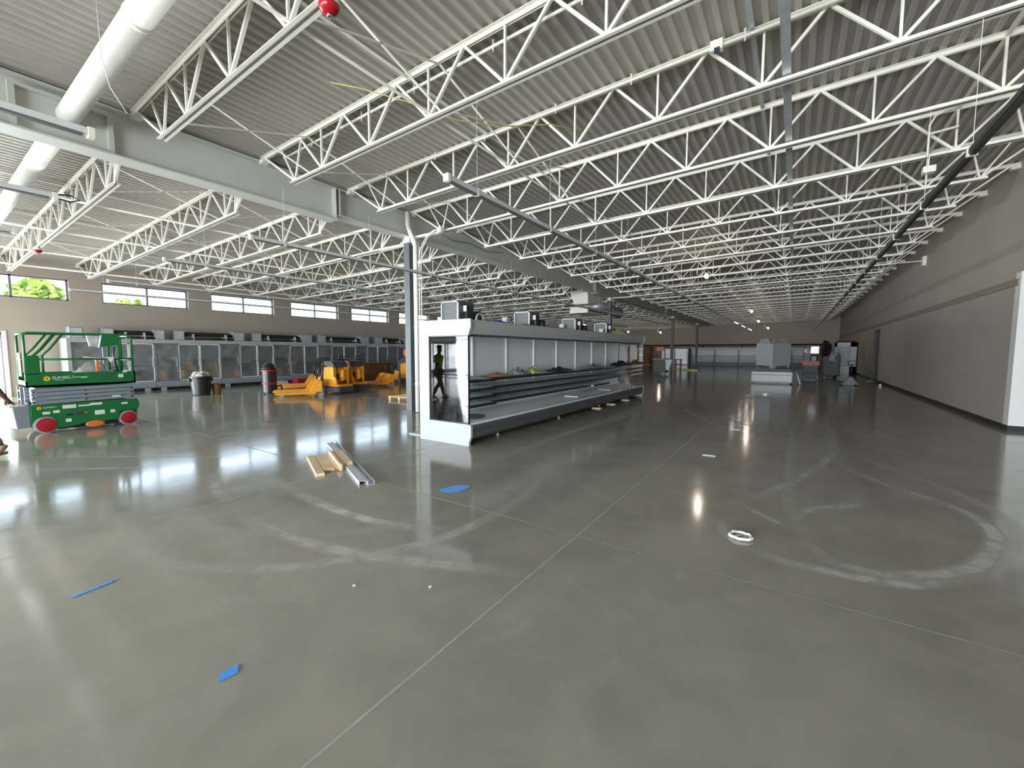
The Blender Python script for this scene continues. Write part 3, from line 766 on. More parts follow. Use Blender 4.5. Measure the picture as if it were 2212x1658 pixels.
m = MB(); m.prism([(IX1 - .12, 2.12), (IX1 + .05, 2.12), (IX1 + .055, 1.98), (IX1 + .03, 1.88), (IX1 - .12, 1.88)], 'y', IY0 + .05, IY1 - .05); m.build('header', 'case_white', isl)
m = MB(); m.box(IX1 - .14, IX1 - .05, IY0 + .06, IY1 - .06, 1.845, 1.88); m.build('air_honeycomb', 'bumper', isl)
m = MB(); m.prism([(IX0 + .2, .5), (IX0 + .26, .5), (IX0 + .3, .43), (IX1 - .12, .36), (IX1 - .02, .385), (IX1 + .04, .385), (IX1 + .04, .35), (IX1 - .3, .3), (IX0 + .2, .3)], 'y', IY0 + .05, IY1 - .05); m.build('deck_pan', 'case_in', isl)
ys = [IY0 + .05, 7.85, 10.3, 12.7, IY1 - .05]
for a, b in zip(ys[:-1], ys[1:]):
    m = MB(); m.prism([(IX1 - .1, .35), (IX1 + .045, .35), (IX1 + .06, .30), (IX1 + .05, .15), (IX1 + .02, .10), (IX1 - .1, .10)], 'y', a + .004, b - .004); r_ = m.build('bumper', 'bumper', isl)
    for z in (.165, .195):
        m = MB(); m.box(IX1 + .045, IX1 + .062, a + .01, b - .01, z, z + .011); m.build('chrome_strip', 'chrome', r_)
m = MB(); m.box(IX0 + .05, IX1 - .16, IY0 + .1, IY1 - .1, .05, .3); m.build('underbody', 'black', isl)
for y in (6.4, 8.9, 11.4, 13.6):
    for x in (IX0 + .2, IX1 - .14):
        m = MB(); m.lathe((x, y, 0), [(.035, 0), (.035, .02), (.016, .03), (.016, .1)], 10); m.build('foot', 'case_white', isl)
# shelves: near pair of bays reaches further out than the rest
lv = (.60, .745, .89, 1.05)
for i, z in enumerate(lv):
    spans = [(IY0 + .08, 6.53, -4.78), (6.55, 8.93, -4.92), (8.95, 10.15, -4.93), (10.17, 12.55, -4.92)]
    if i > 0: spans.append((12.57, IY1 - .1, -4.93))
    else: spans[3] = (10.17, 11.4, -4.92); spans.append((11.42, 12.6, -4.82))
    for (a, b, xf) in spans:
        m = MB(); m.hexa([(IX0 + .24, a, z + .02), (xf, a, z - .012), (xf, b, z - .012), (IX0 + .24, b, z + .02)], [(IX0 + .24, a, z + .04), (xf, a, z + .012), (xf, b, z + .012), (IX0 + .24, b, z + .04)])
        sh = m.build('shelf', 'shelf', isl)
        m = MB(); m.bar((xf + .012, a, z), (xf + .012, b, z), .018, .052); m.build('price_rail', 'shelf_edge', sh)
        for yy in (a + .03, b - .03):
            m = MB(); m.prism([(IX0 + .24, z + .03), (IX0 + .24, z - .09), (xf - .1, z - .015), (xf, z - .01)], 'y', yy - .003, yy + .003); m.build('bracket', 'case_in', sh)
# things lying in the cooler
def sheetthing(name, mt, c, sx, sy, amp, seed, label, cat, sag=0., rot=0., n=10):
    m = MB(); m.sheet(c, sx, sy, amp, seed, n, 0, sag, rot); return tag(m.build(name, mt, smooth=True), label, cat)
sheetthing('cardboard_sheet', 'cardboard', (-5.05, 6.95, 1.085), .4, .75, .02, 3, 'folded orange-brown cardboard lying on the top cooler shelf', 'cardboard', .07)
sheetthing('plastic_wrap', 'lime', (-5.05, 8.35, 1.085), .35, .5, .13, 5, 'crumpled pale lime plastic wrap on the top cooler shelf', 'plastic wrap', .05)
sheetthing('plastic_wrap', 'film2', (-5.05, 7.7, 1.085), .35, .5, .12, 6, 'clear crumpled plastic between the cardboard and the lime wrap', 'plastic wrap', .05)
sheetthing('plastic_wrap', 'navy', (-5.08, 9.75, 1.085), .4, .9, .08, 8, 'dark crumpled wrap on the top shelf beyond the lime wrap', 'plastic wrap', .06)
sheetthing('plastic_wrap', 'film2', (-5.05, 12.0, 1.085), .4, 1.6, .1, 9, 'long heap of clear wrap on the top shelf towards the far end', 'plastic wrap', .06)
sheetthing('plastic_wrap', 'black', (-5.0, 14.2, 1.09), .5, 1.0, .12, 10, 'black crumpled wrap on the top shelf at the far glass end', 'plastic wrap', .12)
sheetthing('paper_sheet', 'film2', (-5.0, 5.9, 1.085), .42, .75, .03, 12, 'limp grey wrapping sheet on the top shelf beside the glass end', 'sheet', .05)
m = MB(); m.lathe((-4.93, 5.95, .395), [(.26, 0), (.27, .004), (.27, .010), (.0, .011)], 40); tag(m.build('round_mat', 'bumper'), 'dark round mat lying on the cooler floor behind the glass end', 'mat')
m = MB(); m.box(-5.0, -4.62, 9.9, 9.93, .40, .43); m.box(-5.0, -4.62, 12.2, 12.23, .40, .43); m.box(-5.0, -4.62, 9.93, 12.2, .405, .415)
tag(m.build('loose_shelf', 'case_in', bevel=.004), 'loose flat shelf tray lying in the bottom of the open cooler', 'shelf')
# sheets hanging in the cooler: a milky curved one, then torn plastic
def drape(name, pts_top, drop, seed, label, mt='film', amp=.05, n=10):
    R = random.Random(seed); m = MB(); vs = []
    k = len(pts_top)
    for i, p in enumerate(pts_top):
        for j in range(n + 1):
            q = j / n; vs.append((p[0] + R.uniform(-amp, amp) * q, p[1] + R.uniform(-amp, amp) * q, p[2] - (drop[i] if isinstance(drop, (list, tuple)) else drop) * q))
    fs = [(i * (n + 1) + j, (i + 1) * (n + 1) + j, (i + 1) * (n + 1) + j + 1, i * (n + 1) + j + 1) for i in range(k - 1) for j in range(n)]
    m.add(vs, fs); return tag(m.build(name, mt, smooth=True), label, 'plastic sheet')
drape('hung_sheet', [(-5.0 + .07 * i, 5.46 + .02 * math.sin(i * 1.7), 1.83 - .012 * abs(i - 2) ** 2) for i in range(7)], [1.2, 1.35, 1.4, 1.42, 1.40, 1.38, 1.3], 4, 'milky curved sheet hanging inside the near glass end of the cooler', 'film', .03, 14)
drape('hung_sheet', [(-4.46 + .012 * math.sin(i * 2.0), 12.9 + .12 * i, .40) for i in range(8)], [.05, .2, .33, .36, .30, .22, .12, .04], 9, 'torn clear plastic sheet hanging over the cooler bumper near its far end', 'film2', .02, 6)
# condensing units on top
def cond(y, label, first=False):
    t = thing('condensing_unit', label, 'cooling unit', (-5.12, y, 2.12), 'condensing units on the island cooler')
    x0, x1, h = -5.33, -4.92, .36
    m = MB(); m.box(x0, x1, y + .02, y + .42, 2.13, 2.12 + h - .005); m.build('casing', 'grille', t)
    m = MB()
    for (a, b, z0, z1) in ((x0, x0 + .022, 2.12, 2.12 + h), (x1 - .03, x1, 2.12, 2.12 + h), (x0, x1, 2.12 + h - .02, 2.12 + h), (x0, x1, 2.12, 2.135)): m.box(a, b, y - .01, y + .03, z0, z1)
    m.build('grille_frame', 'case_white', t)
    for i in range(13):
        z = 2.15 + i * .025
        m = MB(); m.bar((x0 + .02, y + .005, z), (x1 - .03, y + .005, z), .02, .006); m.build('slat', 'slat', t)
    m = MB(); m.box(x1, x1 + .09, y + .12, y + .2, 2.12, 2.4); m.build('control_box', 'black', t)
    m = MB(); m.box(x1 + .01, x1 + .08, y + .115, y + .12, 2.3, 2.4); m.build('label_plate', 'sticker', t)
    m = MB(); m.lathe((x1 + .02, y + .5, 2.12), [(.08, 0), (.09, .03), (.09, .16), (.06, .2)], 14); m.build('compressor', 'black', t, smooth=True)
    return t
for i, (y, l) in enumerate(((5.62, 'louvred cooling unit in a white frame on the near end of the cooler roof'), (8.0, 'cooling unit on the cooler roof, second from the near glass end'), (10.35, 'cooling unit on the cooler roof, third from the near glass end'), (12.6, 'cooling unit on the cooler roof, half hidden by the tan plastic heap'))): cond(y, l)
for i, (y, l) in enumerate(((7.0, 'small white valve box on the cooler roof before the second cooling unit'), (9.5, 'small white valve box on the cooler roof before the third cooling unit'), (12.1, 'small white valve box on the cooler roof before the fourth cooling unit'))):
    t = thing('valve_box', l, 'box', (-4.9, y, 2.12), 'valve boxes on the cooler roof')
    m = MB(); m.box(-4.97, -4.83, y, y + .17, 2.12, 2.28); m.build('housing', 'case_white', t, .008)
    m = MB(); m.lathe((-4.83, y + .12, 2.23), [(.02, 0), (.02, .012)], 10, 'x'); m.build('knob', 'black', t)
    m = MB(); m.tube([(-4.85, y - .03, 2.14), (-4.83, y - .06, 2.2), (-4.83, y - .02, 2.24), (-4.84, y + .02, 2.2)], .01, 6); m.build('hose', 'galv', t, smooth=True)
m = MB()
m.tube([(-4.75, 6.0 + .11 * math.cos(a), 2.13 + .14 * math.sin(a)) for a in [PI * i / 10 for i in range(11)]], .014, 8)
tag(m.build('hose_loop', 'galv', smooth=True), 'grey hose loop on the cooler roof beside the near cooling unit', 'hose')
m = MB(); m.tube([(-4.72, 6.35, 2.15), (-4.74, 6.55, 2.17), (-4.72, 6.75, 2.14), (-4.75, 6.95, 2.14)], .03, 8); tag(m.build('cable_bundle', 'blue', smooth=True), 'blue taped cable bundle lying on the cooler roof edge', 'cable')
sheetthing('plastic_heap', 'lime', (-4.95, 13.35, 2.14), .5, 1.3, .06, 21, 'tan plastic heap on the cooler roof beside the fourth cooling unit', 'plastic', .22, n=9)
m = MB(); m.box(-4.9, -4.7, 7.4, 9.3, 2.125, 2.165); tag(m.build('roof_board', 'bumper'), 'long dark board lying on the cooler roof edge', 'board')
for i, y in enumerate((10.9, 12.0, 13.3)):
    m = MB(); m.box(IX1 - .15, IX1 + .1, y, y + .13, 0, .03); tag(m.build('wood_shim', 'wood'), 'yellow wooden shim under the cooler front, %s from the near end' % ORD[i], 'wood shim', 'wood shims under the cooler')
m = MB(); m.box(-6.1, -5.63, 5.5, 5.75, 0, .025); tag(m.build('floor_plate', 'case_white'), 'low white plate on the floor between the cooler end and the column', 'plate')

# ------------------------------------------------------------------ glass door coolers along the window wall
CX = -21.1
def gcooler(y0, label):
    t = thing('glass_door_cooler', label, 'cooler', (CX - .5, y0, 0), 'glass door coolers under the clerestory windows')
    W_ = 2.30
    m = MB(); m.box(CX - 1.05, CX - .95, y0, y0 + W_, .3, 2.0); m.box(CX - 1.05, CX - .03, y0, y0 + W_, 1.9, 2.0); m.box(CX - 1.05, CX - .03, y0, y0 + W_, .28, .36)
    m.box(CX - 1.0, CX - .03, y0, y0 + .02, .3, 2.0); m.box(CX - 1.0, CX - .03, y0 + W_ - .02, y0 + W_, .3, 2.0); m.build('cabinet', 'case_in', t)
    m = MB(); m.box(CX - .05, CX + .03, y0, y0 + W_, 1.88, 2.03); m.build('header', 'case_white', t, .01)
    m = MB(); m.prism([(CX - .05, .12), (CX + .01, .12), (CX + .035, .2), (CX + .035, .3), (CX, .36), (CX - .05, .36)], 'y', y0 + .003, y0 + W_ - .003); m.build('bumper', 'lift_grey', t)
    m = MB(); m.box(CX - 1.0, CX - .12, y0 + .02, y0 + W_ - .02, .0, .28); m.build('underbody', 'black', t)
    for y in (y0 + .25, y0 + W_ - .25):
        m = MB(); m.box(CX - .12, CX - .02, y - .08, y + .08, 0, .12); m.build('skid', 'tyre', t)
    for i in range(3):
        a = y0 + .02 + .757 * i; b = a + .747
        m = MB()
        for (p, q, z0, z1) in ((a, a + .03, .37, 1.87), (b - .03, b, .37, 1.87), (a, b, 1.84, 1.87), (a, b, .37, .40)): m.box(CX - .03, CX + .005, p, q, z0, z1)
        d = m.build('door', 'frame' if i == 0 else 'case_in', t)
        m = MB(); m.quad((CX - .01, a + .03, .40), (CX - .01, b - .03, .40), (CX - .01, b - .03, 1.84), (CX - .01, a + .03, 1.84)); m.build('pane', 'door_glass', d)
        m = MB(); m.tube([(CX + .03, b - .06, .95), (CX + .03, b - .06, 1.35)], .01, 6); m.build('handle', 'case_white', d)
    for z in (.66, .82, .98):
        m = MB(); m.box(CX - .95, CX - .25, y0 + .78, y0 + W_ - .03, z, z + .02); sh = m.build('shelf', 'shelf', t)
        m = MB(); m.box(CX - .25, CX - .23, y0 + .78, y0 + W_ - .03, z - .02, z + .04); m.build('price_rail', 'shelf_edge', sh)
    return t
m = MB(); m.box(CX - 1.05, CX + .03, 3.46, 3.575, 0, 2.03); tag(m.build('white_partition', 'case_white', bevel=.008), 'white end panel closing the row of glass door coolers, behind the lift', 'panel')
for k in range(8): gcooler(3.58 + 2.31 * k, 'glass door cooler, %s from the end behind the green lift' % ORD[k])
for i, (y, z, w_, h, l) in enumerate(((7.5, 1.02, .65, .2, 'dark flat bundle on a cooler shelf above the black bin'), (8.25, 1.02, .65, .24, 'navy bundle on a cooler shelf just beyond the dark flat bundle'), (9.95, 1.02, .5, .12, 'thin dark bundle in the cooler behind the black vacuum'), (10.9, 1.02, .62, .2, 'dark slanted bundle in the cooler beyond the black vacuum'),
                                      (13.2, 1.02, .6, .2, 'dark bundle in the cooler behind the yellow trucks'), (14.0, 1.02, .6, .24, 'thick black bundle in the cooler behind the second yellow truck'))):
    m = MB()
    for j in range(4): m.hexa([(CX - .85, y + .01 * j, z + h * j / 4), (CX - .28, y + .03 * j, z + h * j / 4), (CX - .28, y + w_, z + h * j / 4 + .01), (CX - .85, y + w_ - .02 * j, z + h * j / 4)], [(CX - .85, y + .01 * j, z + h * (j + .9) / 4), (CX - .28, y + .03 * j, z + h * (j + .9) / 4), (CX - .28, y + w_, z + h * (j + .9) / 4 + .02), (CX - .85, y + w_ - .02 * j, z + h * (j + .9) / 4 + .02)])
    tag(m.build('stacked_trays', 'navy' if i % 2 else 'black'), l, 'trays', 'bundles in the glass door coolers')
for i, (a, b) in enumerate(((3.6, 3.95), (4.45, 4.78), (5.98, 6.32), (6.64, 6.98), (8.84, 9.3), (9.7, 10.05), (12.0, 12.6), (13.0, 13.4), (15.6, 16.2), (16.75, 17.2), (18.9, 19.4), (20.1, 20.6))):
    t = thing('electrical_box', 'grey steel box standing on the coolers, %s from the lift end' % ORD[i], 'box', (CX - .45, (a + b) / 2, 2.0), 'grey boxes on the coolers')
    m = MB(); m.box(CX - .75, CX - .2, a, b, 2.032, 2.44); m.build('housing', 'lift_grey', t, .008)
    m = MB(); m.box(CX - .2, CX - .19, a + .03, b - .03, 2.05, 2.4); m.build('cover', 'galv', t)
for i, (a, b) in enumerate(((6.99, 8.82), (10.06, 11.98), (13.41, 15.58), (17.21, 18.88), (4.8, 5.96))):
    t = thing('pipe_run', 'black insulated pipes between grey boxes on the coolers, %s' % ('stretch above the black bin', 'stretch above the black vacuum', 'stretch above the yellow trucks', 'stretch seen beside the first column', 'stretch seen over the lift rails')[i], 'pipes', (CX - .4, a, 2.02), 'insulated pipe runs on the coolers')
    for dx, z, r in ((-.5, 2.32, .045), (-.33, 2.25, .055), (-.2, 2.09, .035)):
        m = MB(); m.tube([(CX + dx, a, z), (CX + dx, (a + b) / 2, z + .01), (CX + dx, b, z)], r, 8); m.build('pipe', 'insul', t, smooth=True)
    for y in (a + .3, b - .3):
        m = MB(); m.box(CX - .6, CX - .15, y - .02, y + .02, 2.032, 2.3); m.build('bracket', 'galv', t)

# ------------------------------------------------------------------ scissor lift
t = lift = thing('scissor_lift', 'green scissor lift with red wheels and folded grey scissors, at the window side', 'scissor lift', (-12.28, 2.2, 0))
LX = -11.88; LW = .80                                # face towards the camera side, width
LB = LX - LW
m = MB()
side = [(1.40, .30), (1.40, .56), (2.98, .56), (3.0, .38), (2.98, .30), (2.62, .30), (2.60, .12), (1.95, .10), (1.80, .06), (1.72, .06), (1.72, .3)]
m.prism([(1.42, .32), (1.42, .56), (2.96, .56), (3.0, .45), (2.97, .33), (2.66, .32), (2.64, .15), (2.15, .14), (1.90, .09), (1.72, .09), (1.72, .30), (1.62, .33)], 'x', LX - .05, LX)
m.prism([(1.42, .32), (1.42, .56), (2.96, .56), (3.0, .45), (2.97, .33), (2.66, .32), (2.64, .15), (2.15, .14), (1.90, .09), (1.72, .09), (1.72, .30), (1.62, .33)], 'x', LB, LB + .05)
m.box(LB + .05, LX - .05, 1.42, 2.96, .2, .54); m.build('chassis', 'green', lift)
m = MB(); m.box(LB + .08, LX - .08, 1.75, 2.65, .05, .2); m.build('pothole_guard', 'black', lift)
m = MB(); m.lathe((LX - .02, 2.28, .09), [(.0, 0), (.13, 0), (.15, .015), (.12, .03)], 24, 'x'); m.v = [(x, 2.28 + (y - 2.28) * 1.0, .1 + (z - .09) * .45) for x, y, z in m.v]; m.build('reflector', 'orange', lift)
for (y, r) in ((1.60, .165), (2.80, .155)):
    for xx, sgn in ((LX, 1), (LB, -1)):
        m = MB(); m.lathe((xx - sgn * .13, y, r), [(r * .7, 0), (r, .01), (r, sgn * .13 - .01 if sgn > 0 else -.12), (r * .8, sgn * .13)] if sgn > 0 else [(r * .7, 0), (r, -.01), (r, -.12), (r * .8, -.13)], 28, 'x'); wh = m.build('wheel', 'tyre', lift, smooth=False)
        m = MB(); m.lathe((xx - sgn * .01, y, r), [(r * .80, 0), (r * .82, sgn * .018), (r * .5, sgn * .026), (r * .25, sgn * .03), (.0, sgn * .03)], 28, 'x'); m.build('hub', 'red', wh)
# folded scissor arms, three levels each side
for xx in (LX - .03, LB + .03):
    for i in range(4):
        z0 = .575 + i * .078
        m = MB(); m.hexa([(xx - .02, 1.44, z0 - .012), (xx + .02, 1.44, z0 - .012), (xx + .02, 2.92, z0 + .012), (xx - .02, 2.92, z0 + .012)], [(xx - .02, 1.44, z0 + .056), (xx + .02, 1.44, z0 + .056), (xx + .02, 2.92, z0 + .08), (xx - .02, 2.92, z0 + .08)]); m.build('scissor_arm', 'lift_grey', lift, .004)
for i in range(3):
    for y in (1.47, 2.17, 2.88):
        m = MB(); m.lathe((LX - .012, y, .62 + i * .09), [(.016, 0), (.016, .012)], 10, 'x'); m.build('pin', 'black', lift)
m = MB(); m.box(LB + .1, LX - .1, 1.5, 2.88, .58, .88); m.build('lift_cylinder', 'lift_grey', lift)
# platform tub
m = MB(); m.box(LX - .03, LX, 1.38, 2.96, .90, 1.16); m.box(LB, LB + .03, 1.38, 2.96, .90, 1.16); m.box(LB, LX, 1.38, 1.41, .90, 1.02); m.box(LB, LX, 2.93, 2.96, .90, 1.16); m.box(LB, LX, 1.38, 2.96, .90, .94)
m.build('platform', 'green', lift, .004)
m = MB()
rl = 1.93; r = .019
for xx in (LX - .02, LB + .02):
    m2 = MB(); m2.tube([(xx, 1.40, 1.0), (xx, 1.40, rl - .06), (xx, 1.44, rl), (xx, 2.86, rl), (xx, 2.93, rl - .06), (xx, 2.93, 1.0)], r, 10); rr = m2.build('guard_rail', 'green', lift, smooth=True)
    m2 = MB(); m2.tube([(xx, 1.40, 1.42), (xx, 2.93, 1.42)], r * .9, 10); m2.build('mid_rail', 'green', lift, smooth=True)
    for y in (1.50, 1.62):
        m2 = MB(); m2.tube([(xx, y, 1.1), (xx, y, 1.50), (xx, y + .10, 1.62), (xx, y + .30, rl)], r, 10); m2.build('slanted_post', 'green', lift, smooth=True)
    m2 = MB(); m2.tube([(xx, 2.72, 1.1), (xx, 2.72, rl - .05), (xx, 2.66, rl)], r, 10); m2.build('post', 'green', lift, smooth=True)
for (y, z) in ((1.40, rl), (1.40, 1.45), (2.93, rl), (2.93, 1.42)):
    m2 = MB(); m2.tube([(LX - .02, y, z - .02), (LB + .02, y, z - .02)], r, 10); m2.build('end_rail', 'green', lift, smooth=True)
m = MB(); m.box(LX - .06, LX - .0, 1.40, 1.58, 1.14, 1.50); m.build('gate_panel', 'green', lift, .004)
m = MB(); m.box(LB + .25, LB + .55, 1.37, 1.39, 1.1, 1.55); m.build('gate_plate', 'brown', lift)
m = MB(); m.hexa([(LX - .12, 2.42, 1.66), (LX - .0, 2.42, 1.66), (LX - .0, 2.72, 1.72), (LX - .12, 2.72, 1.72)], [(LX - .12, 2.47, rl), (LX - .0, 2.47, rl), (LX - .0, 2.74, rl), (LX - .12, 2.74, rl)]); m.build('control_panel', 'green', lift, .006)
m = MB(); m.tube([(LX - .06, 2.66, 1.68), (LX - .07, 2.64, 1.45), (LX - .08, 2.68, 1.2), (LX - .08, 2.7, 1.1)], [.012, .014, .03, .035], 8); m.build('control_cable', 'black', lift, smooth=True)
m = MB(); m.hexa([(LB + .12, 1.20, .12), (LX - .1, 1.24, .12), (LX - .1, 1.42, .14), (LB + .12, 1.42, .14)], [(LB + .1, 1.16, .52), (LX - .1, 1.2, .54), (LX - .1, 1.42, .60), (LB + .1, 1.42, .60)]); m.build('swing_tray', 'lift_grey', lift, .015)
m = MB(); m.tube([(LX - .12, 1.22, .58), (LX - .3, 1.16, .62), (LB + .1, 1.1, .62)], .014, 6); m.build('tow_bar', 'black', lift)
m = MB()
for z in (.25, .45, .65, .82): m.box(LB + .25, LX - .25, 1.33, 1.36, z, z + .025)
m.box(LB + .23, LB + .26, 1.33, 1.37, .2, .9); m.box(LX - .26, LX - .23, 1.33, 1.37, .2, .9); m.build('ladder', 'lift_grey', lift)
# stickers, sunflower badges and lettering
def sticker(y0, y1, z0, z1, mt='sticker', name='sticker'):
    m = MB(); m.box(LX, LX + .003, y0, y1, z0, z1); return m.build(name, mt, lift)
def flower(y, z, r_):
    m = MB(); pts = []
    for i in range(20):
        a = 2 * PI * i / 20; q = r_ * (1.0 if i % 2 == 0 else .80); pts.append((y + q * math.cos(a), z + q * math.sin(a)))
    m.prism(pts, 'x', LX, LX + .003); fl_ = m.build('sunflower_badge', 'yellow', lift)
    m = MB(); m.lathe((LX + .003, y, z), [(r_ * .33, 0), (r_ * .33, .002)], 14, 'x'); m.build('badge_centre', 'brown', fl_)
RM = lambda y, z: Matrix.Translation((LX + .002, y, z)) @ Matrix(((0, 0, 1, 0), (1, 0, 0, 0), (0, 1, 0, 0), (0, 0, 0, 1)))
flower(1.655, 1.055, .05); flower(1.52, .495, .034)
textmesh('SUNBELT', .075, 'sticker', 'lettering', lift, RM(1.725, 1.045))
textmesh('RENTALS', .03, 'sticker', 'lettering', lift, RM(1.76, 1.012))
textmesh('SUNBELT', .045, 'sticker', 'lettering', lift, RM(1.57, .485))
sticker(2.03, 2.22, 1.062, 1.072); sticker(2.12, 2.20, 1.048, 1.056)
for a, b in ((2.33, 2.41), (2.45, 2.51), (2.52, 2.59)): sticker(a, b, 1.045, 1.075, 'bumper', 'dark_marking')
sticker(2.68, 2.76, 1.03, 1.10); sticker(2.75, 2.82, 1.13, 1.165)
sticker(1.83, 2.02, .455, .525); sticker(2.05, 2.22, .475, .505); sticker(2.22, 2.40, .485, .53); sticker(2.70, 2.80, .455, .495)
sticker(1.56, 1.66, .37, .42); sticker(1.70, 1.79, .385, .435); sticker(2.28, 2.43, .28, .37); sticker(2.52, 2.59, .30, .36); sticker(2.56, 2.70, .62, .655); sticker(1.86, 1.94, .19, .25)
m = MB(); m.box(LX, LX + .012, 2.0, 2.09, .30, .37); m.build('control_recess', 'pallet_dark', lift)
m = MB(); m.box(LX, LX + .006, 1.88, 1.96, .31, .345); m.build('vent', 'black', lift)
m = MB(); m.lathe((LX, 2.15, .35), [(.02, 0), (.02, .012)], 12, 'x'); m.build('emergency_button', 'orange', lift)
# loads in the basket
sheetthing('plastic_bag', 'film2', (LX - .35, 2.38, 1.0), .55, .8, .16, 31, 'clear plastic bag heaped on the lift platform', 'plastic bag', .28, n=12)
m = MB(); m.box(LX - .08, LX - .03, 2.36, 2.40, 1.0, 1.42); tag(m.build('orange_strap', 'orange'), 'orange strip hanging over the plastic on the lift platform', 'strap')
sheetthing('plastic_bag', 'film2', (LX - .30, 2.36, 1.66), .05, .2, .01, 33, 'white plastic bag hung from the top rail beside the lift controls', 'plastic bag', 0, n=5)
o = bpy.data.objects['plastic_bag.001']
m = MB(); R = random.Random(3)
m.hexa([(LX - .06, 2.28, 1.68), (LX + .0, 2.28, 1.68), (LX + .0, 2.38, 1.67), (LX - .06, 2.38, 1.67)], [(LX - .05, 2.24, 1.90), (LX - .01, 2.24, 1.90), (LX - .01, 2.44, 1.90), (LX - .05, 2.44, 1.90)])
bpy.data.objects.remove(o); o = m.build('plastic_bag', 'film2', bevel=.01); tag(o, 'white plastic bag hung from the top rail beside the lift controls', 'plastic bag')
m = MB(); m.tube([(LX - .02, 2.18, 1.47), (LX - .02, 2.3, 1.45), (LX - .02, 2.45, 1.43), (LX - .02, 2.58, 1.46), (LX - .02, 2.72, 1.44)], .008, 6); tag(m.build('white_cable', 'sticker', smooth=True), 'white cable draped along the middle rail of the lift', 'cable')
m = MB(); m.prism([(2.52, 1.46), (2.64, 1.44), (2.58, 1.34)], 'x', LX - .01, LX); tag(m.build('white_rag', 'paper'), 'white rag knotted on the middle rail of the lift', 'rag')

# ------------------------------------------------------------------ bin, bucket, vacuum
t = thing('trash_can', 'big black round bin overflowing with white rubbish, before the glass door coolers', 'bin', (-17.7, 6.2, 0))
m = MB(); m.lathe((-17.7, 6.2, 0), [(.0, .0), (.255, 0), (.265, .03), (.32, .62), (.345, .64), (.345, .68), (.32, .68), (.30, .60)], 28); m.build('barrel', 'black', t, smooth=False)
for s in (-1, 1):
    m = MB(); m.box(-17.7 - .06, -17.7 + .06, 6.2 + s * .33, 6.2 + s * .37, .5, .6); m.build('handle', 'black', t, .01)
R = random.Random(5)
for i in range(9):
    a = R.uniform(0, 6.28); d = R.uniform(0, .2); rr = R.uniform(.08, .13)
    m = MB(); m.blob((-17.7 + d * math.cos(a), 6.2 + d * math.sin(a), .68 + R.uniform(0, .08)), (rr, rr, rr * .8), i, 9, .35)
    tag(m.build('rubbish_wad', 'rubbish' if i % 3 else 'film2'), 'crumpled white wad of rubbish heaped in the black bin', 'rubbish', 'rubbish in the black bin')
t = thing('bucket', 'brown bucket standing beside the black bin', 'bucket', (-17.68, 6.68, 0))
m = MB(); m.lathe((-17.68, 6.68, 0), [(.0, 0), (.125, 0), (.15, .36), (.158, .365), (.158, .385), (.14, .385), (.13, .3)], 22); m.build('body', 'bucket', t)
m = MB(); m.tube([(-17.68, 6.68 - .155, .33), (-17.6, 6.66, .20), (-17.68, 6.68 + .155, .33)], .005, 6); m.build('bail', 'galv', t)
vx, vy = -16.2, 7.85
t = thing('shop_vacuum', 'tall black drum vacuum with two red bands, before the glass door coolers', 'vacuum', (vx, vy, 0))
m = MB(); m.lathe((vx, vy, .04), [(.0, 0), (.24, 0), (.25, .02), (.25, .85), (.23, .87)], 28); m.build('drum', 'black', t)
m = MB(); m.lathe((vx, vy, .90), [(.25, 0), (.25, .05), (.19, .1), (.17, .19), (.1, .23), (.0, .23)], 28); m.build('motor_head', 'black', t, smooth=True)
for z in (.36, .83):
    m = MB(); m.lathe((vx, vy, z), [(.25, 0), (.262, .01), (.262, .05), (.25, .06)], 28); m.build('band', 'red', t)
for a in (0.6, 2.2, 3.8, 5.4):
    m = MB(); m.lathe((vx + .2 * math.cos(a), vy + .2 * math.sin(a), 0.045), [(.045, -.03), (.045, .03)], 12, 'x'); m.build('caster', 'tyre', t)
m = MB(); m.tube([(vx + .1, vy + .2, .25), (vx + .15, vy + .34, .3), (vx + .12, vy + .4, .15), (vx + .05, vy + .3, .06)], .035, 8); m.build('hose', 'black', t, smooth=True)
m = MB(); m.box(-19.8, -19.3, 10.6, 11.2, 0, .28); t = tag(m.build('tool_box', 'red', bevel=.02), 'red box on the floor behind the yellow forks', 'box')
m = MB(); m.box(-19.9, -19.5, 9.8, 10.3, 0, .2); tag(m.build('paper_pack', 'rubbish', bevel=.02), 'pale pack on the floor beside the red box', 'pack')

